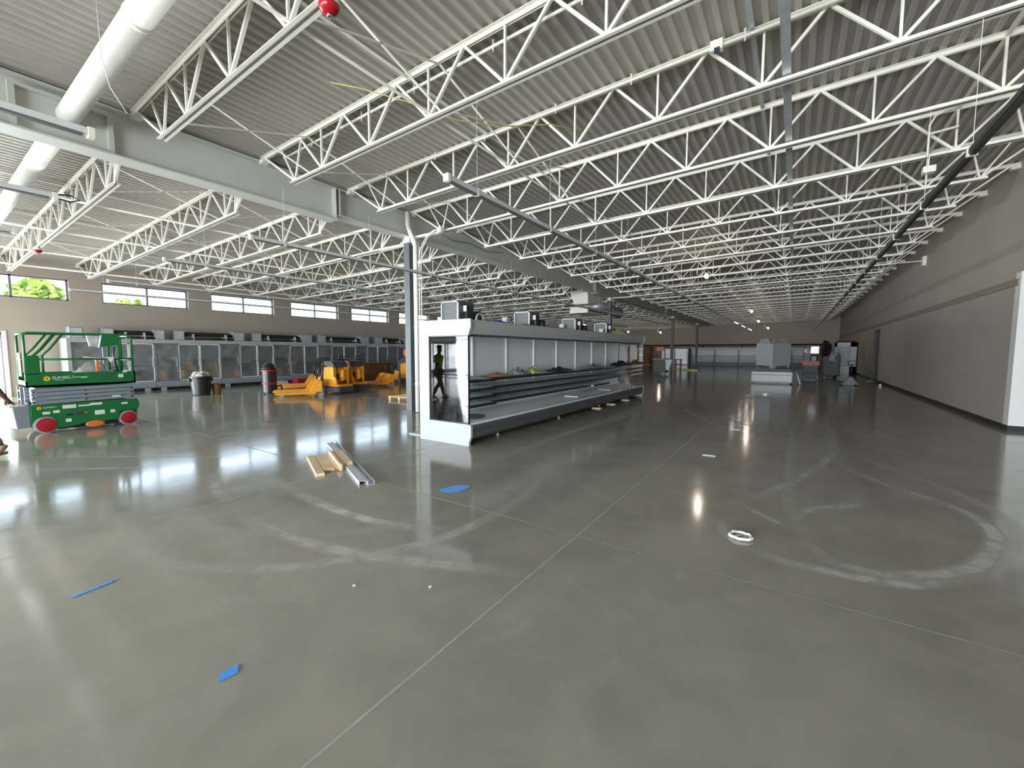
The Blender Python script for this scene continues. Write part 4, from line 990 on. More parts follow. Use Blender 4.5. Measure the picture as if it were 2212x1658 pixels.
# ------------------------------------------------------------------ yellow pallet trucks
def pallet_truck(x, y, label):
    """rider end at +x, forks towards -x; origin on the floor under the rider end"""
    t = thing('pallet_truck', label, 'pallet truck', (x, y, 0), 'yellow electric pallet trucks')
    B_ = lambda name, mt, boxes, bev=.01: [m.box(*b) for m in [MB()] for b in boxes] and None
    def part(name, mt, fn, bev=0., par=t, smooth=False):
        m = MB(); fn(m); return m.build(name, mt, par, bev, smooth)
    part('bumper', 'pallet_dark', lambda m: m.prism([(x - .95, y - .36), (x - .08, y - .39), (x, y - .3), (x, y + .3), (x - .08, y + .39), (x - .95, y + .36)], 'z', .05, .26), .02)
    part('step', 'fork_yellow', lambda m: m.prism([(x - .95, y - .34), (x - .1, y - .36), (x - .03, y - .28), (x - .03, y + .28), (x - .1, y + .36), (x - .95, y + .34)], 'z', .26, .34), .015)
    def body(m):
        m.box(x - .95, x - .32, y - .34, y - .20, .34, .98); m.box(x - .95, x - .32, y + .20, y + .34, .34, .98); m.box(x - .95, x - .45, y - .2, y + .2, .34, 1.02)
        m.prism([(x - .32, .34), (x - .12, .34), (x - .22, .62), (x - .32, .62)], 'y', y - .34, y - .26)
    part('body', 'fork_yellow', body, .025)
    part('battery_cover', 'pallet_dark', lambda m: m.prism([(x - .98, 1.02), (x - .38, 1.0), (x - .34, .96), (x - .36, 1.12), (x - .5, 1.2), (x - .98, 1.2)], 'y', y - .3, y + .3), .02)
    part('pocket', 'black', lambda m: (m.box(x - .45, x - .435, y - .18, y - .02, .52, .74), m.box(x - .32, x - .30, y + .05, y + .2, .36, .5)))
    part('knee_pad', 'fork_yellow', lambda m: m.lathe((x - .38, y + .1, .45), [(.09, 0), (.1, .05), (.1, .4), (.06, .45)], 14), 0, t, True)
    part('tiller', 'black', lambda m: m.tube([(x - .5, y + .12, .9), (x - .42, y + .14, 1.15), (x - .36, y + .15, 1.3)], .035, 8), 0, t, True)
    def loops(m):
        for s in (-1, 1):
            m.tube([(x - .36, y + .15 + s * .02, 1.26), (x - .36, y + .15 + s * .17, 1.24), (x - .35, y + .15 + s * .22, 1.32), (x - .34, y + .15 + s * .16, 1.40), (x - .35, y + .15 + s * .02, 1.38)], .018, 8)
    part('handle', 'black', loops, 0, t, True)
    part('mast', 'pallet_dark', lambda m: m.box(x - 1.12, x - .96, y - .3, y + .3, .12, 1.12), .015)
    for s in (-1, 1):
        def fork(m):
            yy = y + s * .21
            m.box(x - 1.95, x - 1.1, yy - .1, yy + .1, .16, .23); m.box(x - 2.05, x - 1.9, yy - .07, yy + .07, .13, .2)
            m.prism([(x - 1.10, .23), (x - 1.62, .23), (x - 1.42, .60), (x - 1.30, .64), (x - 1.10, .64)], 'y', yy - .1, yy - .075)
            m.prism([(x - 1.10, .23), (x - 1.62, .23), (x - 1.42, .60), (x - 1.30, .64), (x - 1.10, .64)], 'y', yy + .075, yy + .1)
            m.hexa([(x - 1.62, yy - .1, .23), (x - 1.56, yy - .1, .23), (x - 1.56, yy + .1, .23), (x - 1.62, yy + .1, .23)], [(x - 1.42, yy - .1, .60), (x - 1.38, yy - .1, .58), (x - 1.38, yy + .1, .58), (x - 1.42, yy + .1, .60)])
            m.box(x - 1.42, x - 1.10, yy - .1, yy + .1, .60, .64)
        fk = part('fork', 'fork_yellow', fork)
        for xx in (x - 1.85, x - 1.72):
            part('load_wheel', 'tyre', lambda m: m.lathe((xx, y + s * .21 - .05, .085), [(.08, 0), (.085, .01), (.085, .09), (.08, .1)], 14, 'y'), 0, fk)
    for s in (-1, 1):
        part('drive_wheel', 'tyre', lambda m: m.lathe((x - 1.05, y + s * .3 - .04, .1), [(.07, 0), (.1, .01), (.1, .07), (.07, .08)], 18, 'y'))
    return t
pallet_truck(-13.95, 9.55, 'yellow rider pallet truck at the front of the row, a black pocket in its face')
pallet_truck(-14.35, 10.55, 'second yellow rider pallet truck, just behind the front one')
pallet_truck(-15.3, 14.5, 'yellow rider pallet truck half hidden by the first column')
def pallet_jack(x, y, label, mt='black', facing='x', group=None):
    t = thing('pallet_jack', label, 'pallet jack', (x, y, 0), group)
    for yy in (y - .27, y + .21):
        m = MB(); m.prism([(x, .17), (x - .42, .17), (x - .20, .52), (x - .08, .56), (x, .56)], 'y', yy, yy + .06); m.build('heel_frame', mt, t, .006)
    m = MB(); m.box(x - .16, x, y - .21, y + .21, .2, .55); m.build('pump_frame', mt, t, .01)
    m = MB(); m.tube([(x - .05, y, .4), (x + .03, y, .85), (x + .06, y, 1.12)], .03, 8); m.build('drawbar', 'black', t, smooth=True)
    m = MB(); m.tube([(x + .06, y, 1.1), (x + .06, y - .16, 1.13), (x + .07, y - .2, 1.2), (x + .07, y - .16, 1.28), (x + .07, y + .16, 1.28), (x + .07, y + .2, 1.2), (x + .06, y + .16, 1.13), (x + .06, y, 1.1)], .017, 8); m.build('handle', 'black', t, smooth=True)
    for s in (-1, 1):
        m = MB(); m.box(x - 1.45, x - .2, y + s * .2 - .08, y + s * .2 + .08, .1, .17); m.build('fork', mt, t, .01)
        m = MB(); m.lathe((x - 1.25, y + s * .2 - .04, .05), [(.05, 0), (.05, .08)], 12, 'y'); m.build('roller', 'tyre', t)
        m = MB(); m.lathe((x - .05, y + s * .07 - .03, .1), [(.1, 0), (.1, .06)], 16, 'y'); m.build('steer_wheel', 'tyre', t)
    return t
for i, (x, y, rz, l) in enumerate(((-13.85, 8.50, 58, 'yellow pallet jack at the front of the row, closest to the bare floor'), (-14.75, 8.88, 58, 'yellow pallet jack second in the row of four'), (-16.6, 9.95, 58, 'yellow pallet jack third in the row of four'),
                                    (-17.5, 10.4, 58, 'yellow pallet jack last in the row of four, beside the red box'), (-15.2, 12.75, 70, 'yellow pallet jack at the front of the pair by the first column'), (-16.2, 13.2, 70, 'yellow pallet jack at the back of the pair by the first column'))):
    o = pallet_jack(x, y, l, 'fork_yellow', group='yellow manual pallet jacks'); o.rotation_euler.z = math.radians(rz)
t = thing('hose_coil', 'orange hose coil standing on the half hidden yellow truck', 'hose', (-16.0, 14.5, 1.2))
for i in range(5):
    m = MB(); m.tube([(-16.08 + .04 * i, 14.5 + (.24 - .012 * (i % 2)) * math.cos(a), 1.50 + .24 * math.sin(a)) for a in [2 * PI * k / 24 for k in range(25)]], .03, 8, 0, False); m.build('turn', 'orange', t, smooth=True)
m = MB(); m.box(-16.25, -15.75, 14.3, 14.7, 1.2, 1.26); m.build('cradle', 'pallet_dark', t)
m = MB(); m.box(-18.75, -18.68, 12.9, 15.6, 0, .98); tag(m.build('plywood_sheet', 'brown'), 'brown plywood sheet standing behind the yellow trucks', 'plywood')
t = thing('wood_pallet', 'low wooden pallet on the floor beside the first column', 'pallet', (-10.6, 9.6, 0))
for i in range(5):
    m = MB(); m.box(-11.1, -10.1, 9.15 + i * .19, 9.28 + i * .19, .09, .11); m.build('deck_board', 'wood', t)
for x in (-11.08, -10.64, -10.2):
    m = MB(); m.box(x, x + .07, 9.15, 10.05, 0, .09); m.build('bearer', 'wood', t)
m = MB(); m.tube([(-12.2, 10.9, .015), (-11.6, 10.7, .015), (-11.0, 10.8, .015), (-10.4, 10.6, .015)], .015, 6); tag(m.build('floor_hose', 'sticker', smooth=True), 'white hose lying on the floor beyond the wooden pallet', 'hose')

# ------------------------------------------------------------------ lumber, studs, tape and bits on the floor
U = Vector((.912, -.410, 0)); V = Vector((.410, .912, 0)); O = Vector((-5.95, 3.37, 0))
def board(u0, u1, v0, v1, z0, z1, label, seed):
    m = MB(); P = lambda u, v, z: tuple(O + U * u + V * v + Vector((0, 0, z)))
    m.hexa([P(u0, v0, z0), P(u1, v0, z0), P(u1, v1, z0), P(u0, v1, z0)], [P(u0, v0, z1), P(u1, v0, z1), P(u1, v1, z1), P(u0, v1, z1)])
    t = m.build('pine_board', 'wood', None, .003); tag(t, label, 'board', 'pine boards on the floor')
board(0, 1.07, 0, .10, 0, .04, 'pine board sticking out at the front edge of the stack', 1)
board(.02, .90, .108, .245, 0, .04, 'wide knotty pine board flat beside the outermost board', 2)
board(.10, .87, .25, .295, 0, .04, 'narrow pine strip flat between the wide board and the upright one', 3)
board(.0, .93, .30, .34, 0, .09, 'pine board standing on edge in the middle of the stack', 4)
board(.06, .85, .35, .49, 0, .04, 'pine board underneath, next to the steel studs', 5)
board(.03, .84, .352, .488, .041, .081, 'pine board on top, next to the steel studs', 6)
U2 = (Vector((-4.19, 3.06, 0)) - Vector((-6.60, 4.13, 0))).normalized(); V2 = Vector((-U2.y, U2.x, 0))
def stud(u0, u1, v0, w_, flip, label):
    P = lambda u, v, z: tuple(Vector((-6.60, 4.13, 0)) + U2 * u + V2 * v + Vector((0, 0, z)))
    prof = [(0, 0), (w_, 0), (w_, .042), (w_ - .014, .042), (w_ - .014, .039), (w_ - .003, .039), (w_ - .003, .003), (.003, .003), (.003, .039), (.014, .039), (.014, .042), (0, .042)]
    if flip: prof = [(a, .042 - b) for a, b in prof][::-1]
    m = MB(); n = len(prof); vs = [P(u0, v0 + a, b) for a, b in prof] + [P(u1, v0 + a, b) for a, b in prof]
    m.add(vs, [(k, (k + 1) % n, n + (k + 1) % n, n + k) for k in range(n)] + [tuple(range(n - 1, -1, -1)), tuple(range(n, 2 * n))])
    tag(m.build('steel_stud', 'galv'), label, 'steel stud', 'steel studs on the floor')
stud(0.12, 2.60, -.045, .082, True, 'galvanized steel stud lying against the pine boards')
stud(0.0, 2.66, .042, .082, False, 'galvanized steel stud on the outer side, its open channel up')
def tapepiece(pts, label, marks=()):
    t = thing('masking_tape', label, 'tape', (pts[0][0], pts[0][1], 0), 'blue tape pieces')
    m = MB(); m.prism(pts, 'z', .0035, .0045); m.build('strip', 'tape', t)
    for (x, y, r_) in marks:
        m = MB(); m.prism([(x - r_, y - r_ * .4), (x + r_, y - r_ * .2), (x + r_ * .6, y + r_ * .5), (x - r_ * .7, y + r_ * .4)], 'z', .0046, .0052); m.build('ink_mark', 'ink', t)
tapepiece([(-3.33, 3.44), (-3.27, 3.42), (-3.19, 3.43), (-3.10, 3.52), (-3.09, 3.72), (-3.16, 3.76), (-3.29, 3.67)][::1], 'wide blue tape patch on the floor before the island cooler', ((-3.24, 3.52, .014), (-3.2, 3.6, .009)))
tapepiece([(-2.235, .785), (-2.295, .82), (-2.285, .895), (-2.225, .865)], 'small square of blue tape standing alone closest to the viewer'.replace('closest to the viewer', 'on bare floor'))
tapepiece([(-3.83, .55), (-3.805, .56), (-3.845, .785), (-3.875, .775)], 'long thin strip of blue tape with pen marks', ((-3.84, .70, .008), (-3.852, .765, .01)))
t = thing('plastic_ring', 'crumpled ring of clear plastic lying on the floor by the tyre marks', 'plastic ring', (-.315, 4.0, 0))
R = random.Random(12); m = MB()
m.tube([(-.315 + (.085 + R.uniform(-.008, .008)) * math.cos(a), 4.0 + (.075 + R.uniform(-.012, .012)) * math.sin(a), .014 + R.uniform(0, .01)) for a in [2 * PI * k / 22 for k in range(23)]], .013, 7, 0, False); m.build('loop', 'paper', t, smooth=True)
m = MB(); m.sheet((-.3, 4.0, .006), .12, .1, .012, 4, 5); m.build('membrane', 'film', t, smooth=True)
for i, (x, y, l) in enumerate(((-2.42, 1.67, 'tiny white fleck on the floor between the two curved tyre marks'), (-1.98, 1.95, 'tiny white fleck on the floor close to the joint crossing'), (-1.02, 6.95, 'thin white plastic scrap lying on the floor joint'), (-.95, 9.6, 'curled white scrap on the floor beyond the lamp glow'))):
    m = MB(); s = .008 if i < 2 else .03
    m.box(x - s * (1 if i < 2 else 3), x + s * (1 if i < 2 else 3), y - s, y + s, .004, .010); tag(m.build('white_fleck', 'paper'), l, 'scrap', 'white scraps on the floor')

# ------------------------------------------------------------------ far end of the hall
def fopen(x0, x1, label):
    """open multi-deck cooler against the far wall, front towards -y"""
    t = thing('multideck_cooler', label, 'cooler', ((x0 + x1) / 2, YB - .5, 0), 'open coolers along the far wall')
    y1, y0 = YB - .02, YB - 1.0
    m = MB(); m.box(x0, x1, y1 - .1, y1, .1, 2.0); m.box(x0, x1, y0 + .1, y1, 1.9, 2.0); m.box(x0, x0 + .02, y0 + .1, y1, .1, 2.0); m.box(x1 - .02, x1, y0 + .1, y1, .1, 2.0); m.build('cabinet', 'case_in', t)
    m = MB(); m.box(x0, x1, y0, y0 + .12, 1.72, 2.0); m.build('header', 'case_white', t, .01)
    m = MB(); m.box(x0, x1, y0, y0 + .14, .14, .42); m.build('bumper', 'bumper', t, .02)
    m = MB(); m.box(x0 + .02, x1 - .02, y0 + .1, y1 - .1, .02, .40); m.build('deck_pan', 'lift_grey', t)
    for z in (.6, .78, .96, 1.12):
        m = MB(); m.box(x0 + .03, x1 - .03, y0 + .3, y1 - .1, z, z + .02); sh = m.build('shelf', 'shelf', t)
        m = MB(); m.box(x0 + .03, x1 - .03, y0 + .28, y0 + .3, z - .03, z + .03); m.build('price_rail', 'shelf_edge', sh)
    return t
for i in range(5): fopen(-10.2 + 2.46 * i, -10.2 + 2.46 * i + 2.44, 'open shelved cooler along the far wall, %s from the fourth column' % ORD[i])
m = MB(); m.box(-17.0, 2.4, YB - .8, YB - .02, 2.24, 2.40); tag(m.build('pipe_canopy', 'dark'), 'long dark pipe run above the coolers on the far wall', 'pipe')
for i, x in enumerate((-16.8, -13, -9, -5, -1, 2.2)):
    m = MB(); m.box(x - .03, x + .03, YB - .5, YB - .4, 2.0, 2.24); tag(m.build('pipe_support', 'dark'), 'dark support under the long pipe run on the far wall, %s along it' % ORD[i], 'support', 'supports of the far pipe run')
t = thing('walk_in_cooler', 'grey walk-in cooler front with a pale door handle, between the third and fourth columns', 'cooler', (-12.0, YB - .6, 0))
m = MB(); m.box(-13.7, -10.4, YB - 1.1, YB - .02, 0, 2.0); m.build('front', 'lift_grey', t, .01)
for x in (-13.5, -11.95):
    m = MB(); m.box(x, x + 1.4, YB - 1.14, YB - 1.1, .06, 1.9); d = m.build('door', 'galv', t, .01)
    m = MB(); m.tube([(x + 1.25, YB - 1.2, .9), (x + 1.25, YB - 1.2, 1.7)], .03, 6); m.build('handle', 'paper', d)
t = thing('crate_rack', 'brown stacked wooden crates at the far end of the island cooler', 'crates', (-15.5, 50.5, 0))
for i in range(3):
    z = .04 + .72 * i
    m = MB(); m.box(-16.9, -14.2, 50.0, 51.2, z, z + .66); c_ = m.build('crate', 'brown', t, .01)
    m = MB(); m.box(-15.6, -14.8, 49.98, 50.0, z + .36, z + .46); m.build('crate_label', 'sticker', c_)
m = MB(); m.box(-17.0, -14.1, 49.9, 51.3, 0, .04); m.build('pallet', 'wood', t)
# low freezer with two upright wrapped panels
t = thing('low_freezer', 'low white chest freezer with a dark stripe, alone in the middle of the far floor', 'freezer', (-.93, 25.3, 0))
m = MB(); m.box(-1.80, -.04, 24.55, 26.3, .06, .60); m.build('body', 'case_white', t, .03)
m = MB(); m.box(-1.81, -.03, 24.53, 24.56, .42, .465); m.box(-1.81, -.03, 24.53, 24.56, .06, .10); m.build('bumper_stripe', 'bumper', t)
m = MB(); m.box(-1.74, -.10, 24.6, 26.25, .60, .74); m.build('glass_lid', 'pallet_dark', t, .01)
m = MB(); m.box(-1.7, -.14, 24.65, 26.2, .0, .06); m.build('plinth', 'black', t)
def panel(p, q, z0, z1, lab):
    t = thing('wrapped_board', lab, 'panel', (p[0], p[1], .74), 'white wrapped panels on the freezer')
    d = (Vector((q[0], q[1], 0)) - Vector((p[0], p[1], 0))).normalized(); n_ = Vector((-d.y, d.x, 0)) * .03
    P = lambda u, z, s: tuple(Vector((p[0], p[1], z)) * 1 + (Vector((q[0] - p[0], q[1] - p[1], 0))) * u + n_ * s)
    m = MB(); m.hexa([P(0, z0, -1), P(1, z0 + .07, -1), P(1, z0 + .07, 1), P(0, z0, 1)], [P(0, z1 - .02, -1), P(1, z1, -1), P(1, z1, 1), P(0, z1 - .02, 1)]); m.build('sheet', 'case_white', t, .01)
    m = MB(); m.prism([(0, 0)], 'z', 0, 0) if False else None
    m.hexa([P(.12, z1, -.6), P(.86, z1, -.6), P(.86, z1, .6), P(.12, z1, .6)], [P(.3, z1 + .24, -.6), P(.78, z1 + .2, -.6), P(.78, z1 + .2, .6), P(.3, z1 + .24, .6)]); m.build('top_flap', 'tyre', t)
    m = MB(); m.bar(P(.1, .74, 0), P(.1, z0 + .02, 0), .05, .05); m.bar(P(.9, .74, 0), P(.9, z0 + .08, 0), .05, .05); m.build('legs', 'bumper', t)
panel((-.92, 24.75), (-1.66, 25.4), .84, 2.02, 'upright white wrapped panel on the freezer, the one towards the island cooler')
panel((-.88, 24.75), (-.18, 25.4), .84, 2.02, 'upright white wrapped panel on the freezer, the one towards the blank wall')
m = MB(); m.box(-.925, -.875, 24.68, 24.73, .60, 2.2); tag(m.build('centre_post', 'black'), 'thin black post standing between the two white wrapped panels', 'post')
m = MB(); m.tube([(.28, 24.5, .04), (.09, 25.0, .62)], .028, 8); tag(m.build('white_tube', 'paper', smooth=True), 'white tube leaning against the side of the low freezer', 'tube')
# small red lifts and machines
def small_lift(x, y, lab, red, plate, dark, h=1.95):
    t = thing('personnel_lift', lab, 'lift', (x, y, 0), 'small red lifts at the far end')
    m = MB(); m.box(x - .38, x + .38, y - .5, y + .6, .12, .42); m.build('chassis', dark, t, .02)
    for sx in (-.36, .28):
        for sy in (-.4, .42):
            m = MB(); m.lathe((x + sx, y + sy, .15), [(.1, 0), (.15, .01), (.15, .08), (.1, .09)], 16, 'x'); m.build('wheel', 'tyre', t)
    m = MB(); m.box(x - .3, x + .3, y - .4, y + .5, .42, .84); m.build('scissor_stack', dark, t)
    m = MB(); m.box(x - .37, x + .37, y - .55, y + .6, .84, .92); m.build('platform', red, t)
    m = MB(); m.box(x - .38, x + .38, y - .58, y - .55, .84, 1.08); m.build('front_plate', plate, t)
    for sx in (-.34, .34):
        m = MB(); m.box(x + sx - .025, x + sx + .025, y - .57, y - .53, 1.08, h); m.build('rail_post', red, t)
        m = MB(); m.box(x + sx - .02, x + sx + .02, y - .55, y + .58, h - .04, h); m.build('side_rail', red, t)
        m = MB(); m.box(x + sx - .02, x + sx + .02, y + .54, y + .58, .92, h); m.build('rail_post', red, t)
    m = MB(); m.box(x - .34, x + .34, y - .57, y - .53, h - .05, h); m.build('top_rail', red, t)
    m = MB(); m.box(x - .34, x + .34, y - .57, y - .54, 1.42, 1.47); m.build('mid_rail', red, t)
    return t
small_lift(.76, 28.8, 'red personnel lift with a faded red plate, just beyond the low freezer', 'dkred', 'pink_red', 'pallet_dark')
m = MB(); m.box(.72, 1.06, 28.5, 28.9, .93, 1.42); tag(m.build('tool_bag', 'black', bevel=.06), 'black bag standing on the red lift beyond the freezer', 'bag')
m = MB(); m.sheet((.8, 28.28, 1.66), .02, .02, .0, 2, 2); m = MB(); m.box(.42, .56, 28.2, 28.22, 1.55, 1.72); tag(m.build('yellow_tag', 'lime'), 'pale yellow tag hanging on the rail of the red lift', 'tag')
m = MB(); m.box(.72, 1.08, 28.2, 28.21, 1.5, 1.88); tag(m.build('hanging_plastic', 'film2'), 'white plastic hanging on the rail of the red lift', 'plastic')
t = thing('equipment_cart', 'dark equipment cart with an orange edge and red frame, behind the island cooler end', 'cart', (-7.75, 30.2, 0))
x, y = -7.75, 30.2
m = MB(); m.box(x - .45, x + .42, y - .4, y + .5, .12, 1.02); m.build('cabinet', 'pallet_dark', t, .03)
m = MB(); m.box(x - .47, x + .40, y - .43, y + .5, 1.02, 1.10); m.build('orange_edge', 'pink_red', t)
for sx in (-.36, .3):
    m = MB(); m.lathe((x + sx, y - .3, .1), [(.1, 0), (.1, .08)], 14, 'x'); m.build('wheel', 'tyre', t)
    m = MB(); m.box(x + sx - .03, x + sx + .03, y - .3, y - .24, 1.1, 1.95); m.build('rail_post', 'dkred', t)
m = MB(); m.box(x - .4, x + .36, y - .3, y - .26, 1.88, 1.95); m.build('top_rail', 'dkred', t)
m = MB(); m.box(x - .3, x + .2, y - .2, y - .1, 1.62, 1.92); m.build('pink_panel', 'pink_red', t)
m = MB(); m.hexa([(x + .45, y - .45, .3), (x + .62, y - .45, .3), (x + .62, y - .42, .3), (x + .45, y - .42, .3)], [(x + .40, y - .45, 1.05), (x + .85, y - .45, 1.0), (x + .85, y - .42, 1.0), (x + .40, y - .42, 1.05)]); m.build('side_panel', 'rubbish', t)
t = thing('red_stand', 'small dark red stand beside the third column', 'stand', (-7.9, 36.1, 0))
for sx in (-.2, .2):
    for sy in (-.2, .2):
        m = MB(); m.box(-7.9 + sx - .03, -7.9 + sx + .03, 36.1 + sy - .03, 36.1 + sy + .03, 0, .9); m.build('leg', 'dkred', t)
m = MB(); m.box(-8.15, -7.65, 35.85, 36.35, .52, .58); m.build('shelf', 'dkred', t); m = MB(); m.box(-8.15, -7.65, 35.85, 36.35, .9, .96); m.build('top', 'dkred', t)
m = MB(); m.box(-8.4, -6.6, 37.2, 38.2, .0, .1); tag(m.build('yellow_skid', 'lime'), 'flat yellow skid on the floor beyond the red stand', 'skid')
# dark wrapped bundle and cooler end by the door, upright pallet jack
t = thing('wrapped_machine', 'tall machine under black plastic, beside the white cooler end by the wall', 'machine', (1.75, 32.2, 0))
m = MB(); m.box(1.45, 2.3, 31.9, 32.8, .1, 1.35); m.build('body', 'pallet_dark', t, .05)
m = MB(); m.blob((1.58, 32.1, 1.75), (.24, .3, .52), 4, 12, .22); m.build('black_cover', 'black', t)
m = MB(); m.blob((1.95, 32.2, 1.25), (.38, .35, .38), 6, 12, .2); m.build('wrapping', 'film2', t)
m = MB(); m.lathe((2.05, 31.95, .12), [(.12, 0), (.12, .1)], 14, 'x'); m.build('wheel', 'black', t)
m = MB(); m.box(1.5, 1.62, 31.9, 32.0, 0, .1); m.box(1.5, 1.62, 32.6, 32.7, 0, .1); m.build('feet', 'black', t)
t = thing('end_cooler', 'white upright cooler end with glass, standing against the blank wall beyond the door', 'cooler', (3.0, 38.4, 0))
m = MB(); m.box(2.4, 2.5, 38.0, 38.8, 0, 2.25); m.box(3.25, 3.6, 38.0, 38.8, 0, 2.25); m.box(2.4, 3.6, 38.0, 38.8, 1.95, 2.25); m.box(2.4, 3.6, 38.0, 38.8, 0, .55); m.box(2.4, 3.6, 38.75, 38.8, 0, 2.25); m.build('cabinet', 'case_white', t)
m = MB(); m.quad((2.5, 38.04, .55), (3.25, 38.04, .55), (3.25, 38.04, 1.95), (2.5, 38.04, 1.95)); m.build('glass_panel', 'glass', t)
for z in (.8, 1.05, 1.3):
    m = MB(); m.box(2.5, 3.25, 38.2, 38.75, z, z + .03); m.build('shelf', 'shelf', t)
m = MB(); m.box(2.5, 3.5, 38.1, 38.7, 2.25, 2.36); m.build('top_equipment', 'insul', t)
t = thing('standing_pallet_jack', 'black pallet jack standing alone with its handle up, near the dark doorway', 'pallet jack', (2.25, 25.4, 0))
x, y = 2.25, 25.4
m = MB(); m.prism([(x - .33, .04), (x + .33, .04), (x + .1, .34), (x + .06, .42), (x - .06, .42), (x - .1, .34)], 'y', y - .1, y + .15); m.build('pump_frame', 'black', t, .01)
m = MB(); m.tube([(x, y, .4), (x + .01, y - .03, 1.0)], .03, 8); m.build('drawbar', 'black', t, smooth=True)
m = MB(); m.tube([(x + .01, y - .03, .98), (x - .14, y - .03, 1.02), (x - .16, y - .03, 1.1), (x - .13, y - .03, 1.16), (x + .15, y - .03, 1.16), (x + .18, y - .03, 1.1), (x + .16, y - .03, 1.02), (x + .01, y - .03, .98)], .016, 8); m.build('handle', 'black', t, smooth=True)
for s in (-1, 1):
    m = MB(); m.box(x + s * .27 - .07, x + s * .27 + .07, y + .1, y + 1.25, .05, .12); m.build('fork', 'black', t, .01)
    m = MB(); m.lathe((x + s * .08 - .03, y - .04, .09), [(.09, 0), (.09, .06)], 16, 'x'); m.build('steer_wheel', 'tyre', t)
    m = MB(); m.lathe((x + s * .27 - .03, y + 1.1, .04), [(.04, 0), (.04, .06)], 12, 'x'); m.build('roller', 'tyre', t)
m = MB(); m.tube([(3.45, 27.2, .02), (3.5, 26.4, .02), (3.42, 25.8, .02)], .03, 6); tag(m.build('red_hose', 'red', smooth=True), 'short red hose lying on the floor along the wall base', 'hose')
m = MB(); m.lathe((3.35, 25.6, 0), [(.0, 0), (.04, 0), (.05, .1), (.045, .1)], 14); tag(m.build('paper_cup', 'paper'), 'white cup on the floor at the end of the red hose', 'cup')
m = MB(); m.sheet((3.3, 28.3, .01), .5, .7, .12, 14, 7, 0, .1); tag(m.build('plastic_pile', 'film2', smooth=True), 'crumpled clear plastic on the floor in front of the dark doorway', 'plastic')
m = MB(); m.sheet((4.6, 12.45, .012), .9, .35, .05, 15, 8, 0, .03); tag(m.build('plastic_scrap', 'film2', smooth=True), 'crumpled clear plastic on the floor at the foot of the white wall return', 'plastic')

# ------------------------------------------------------------------ the person walking out of the frame
def skin(name, verts, edges, mt, parent=None, sub=1, root=0, off=(0, 0, 0)):
    me = bpy.data.meshes.new(name); me.from_pydata([tuple(Vector(v[0]) - Vector(off)) for v in verts], edges, []); me.materials.append(M[mt])
    o = bpy.data.objects.new(name, me); C.objects.link(o)
    if parent is not None: o.parent = parent
    o.modifiers.new('skin', 'SKIN').use_smooth_shade = True
    if not me.skin_vertices: me.attributes  # created with the modifier
    for i, v in enumerate(verts):
        r_ = v[1] if isinstance(v[1], tuple) else (v[1], v[1]); me.skin_vertices[0].data[i].radius = r_; me.skin_vertices[0].data[i].use_root = (i == root)
    ss = o.modifiers.new('sub', 'SUBSURF'); ss.levels = sub; ss.render_levels = sub
    return o
# he faces -y and strides out of the picture; the arm nearer the camera swings back with a white cloth in the hand
PX, PY = -9.85, .50
t = person = thing('person', 'person in a hi-vis shirt walking out of view at the edge, white cloth in hand', 'person', (PX, PY, 0))
P = lambda x, y, z: (PX + x, PY + y, z)
V_ = []; E_ = []
def av(x, y, z, r, link=None):
    V_.append((P(x, y, z), r)); i = len(V_) - 1
    if link is not None: E_.append((link, i))
    return i
pel = av(0, 0, .95, (.15, .11)); wai = av(0, -.01, 1.10, (.135, .10), pel); che = av(0, -.02, 1.30, (.155, .115), wai); shl = av(0, -.01, 1.42, (.11, .085), che)
nek = av(0, -.03, 1.50, .052, shl); hd0 = av(0, -.05, 1.57, .062, nek); hd1 = av(0, -.06, 1.66, (.076, .092), hd0); hd2 = av(0, -.055, 1.74, (.066, .082), hd1)
nose = av(0, -.155, 1.645, .014, hd1)
for s in (-1, 1): av(s * .082, -.05, 1.65, .014, hd1)
def arm(s, el, wr, fdir):
    sh = av(s * .17, -.01, 1.40, .055, shl); ua = av(s * .195, (el[0] - .01) * .5, 1.25, .046, sh); e = av(s * .21, el[0], el[1], .038, ua); f1 = av(s * .215, (el[0] + wr[0]) / 2, (el[1] + wr[1]) / 2, .035, e); w_ = av(s * .215, wr[0], wr[1], .026, f1)
    d = Vector((0, fdir[0], fdir[1])).normalized(); up = Vector((0, -d.z, d.y))
    b = Vector((s * .215, wr[0], wr[1])); pm = b + d * .055; pi = av(*pm, (.038, .02), w_)
    for k in range(4):
        o_ = (k - 1.5) * .019; ln = (.062, .072, .068, .052)[k]
        a1 = pm + up * o_ + d * .038; a2 = a1 + d * ln * .5 + Vector((-s * .012, 0, 0)); a3 = a2 + d * ln * .3 + Vector((-s * .028, 0, 0))
        i1 = av(*a1, .0095, pi); i2 = av(*a2, .009, i1); av(*a3, .008, i2)
    th = b + d * .03 + up * -.034 + Vector((-s * .012, 0, 0)); i1 = av(*th, .011, pi); i2 = av(*(th + d * .035 + Vector((-s * .02, 0, 0)) + up * -.012), .0095, i1); av(*(th + d * .06 + Vector((-s * .032, 0, 0)) + up * -.006), .0085, i2)
arm(1, (.30, 1.12), (.42, .88), (.16, -.30)); arm(-1, (-.12, 1.13), (-.30, .95), (-.3, -.1))
def leg(s, kn, an, toe):
    hp = av(s * .095, 0, .90, .085, pel); th = av(s * .1, kn[0] * .5, (.90 + kn[1]) / 2, .075, hp); k = av(s * .1, kn[0], kn[1], .055, th); cf = av(s * .1, (kn[0] + an[0]) / 2 + .02, (kn[1] + an[1]) / 2 + .05, .052, k); a = av(s * .1, an[0], an[1], .036, cf)
    av(s * .1, toe[0], toe[1], .035, a)
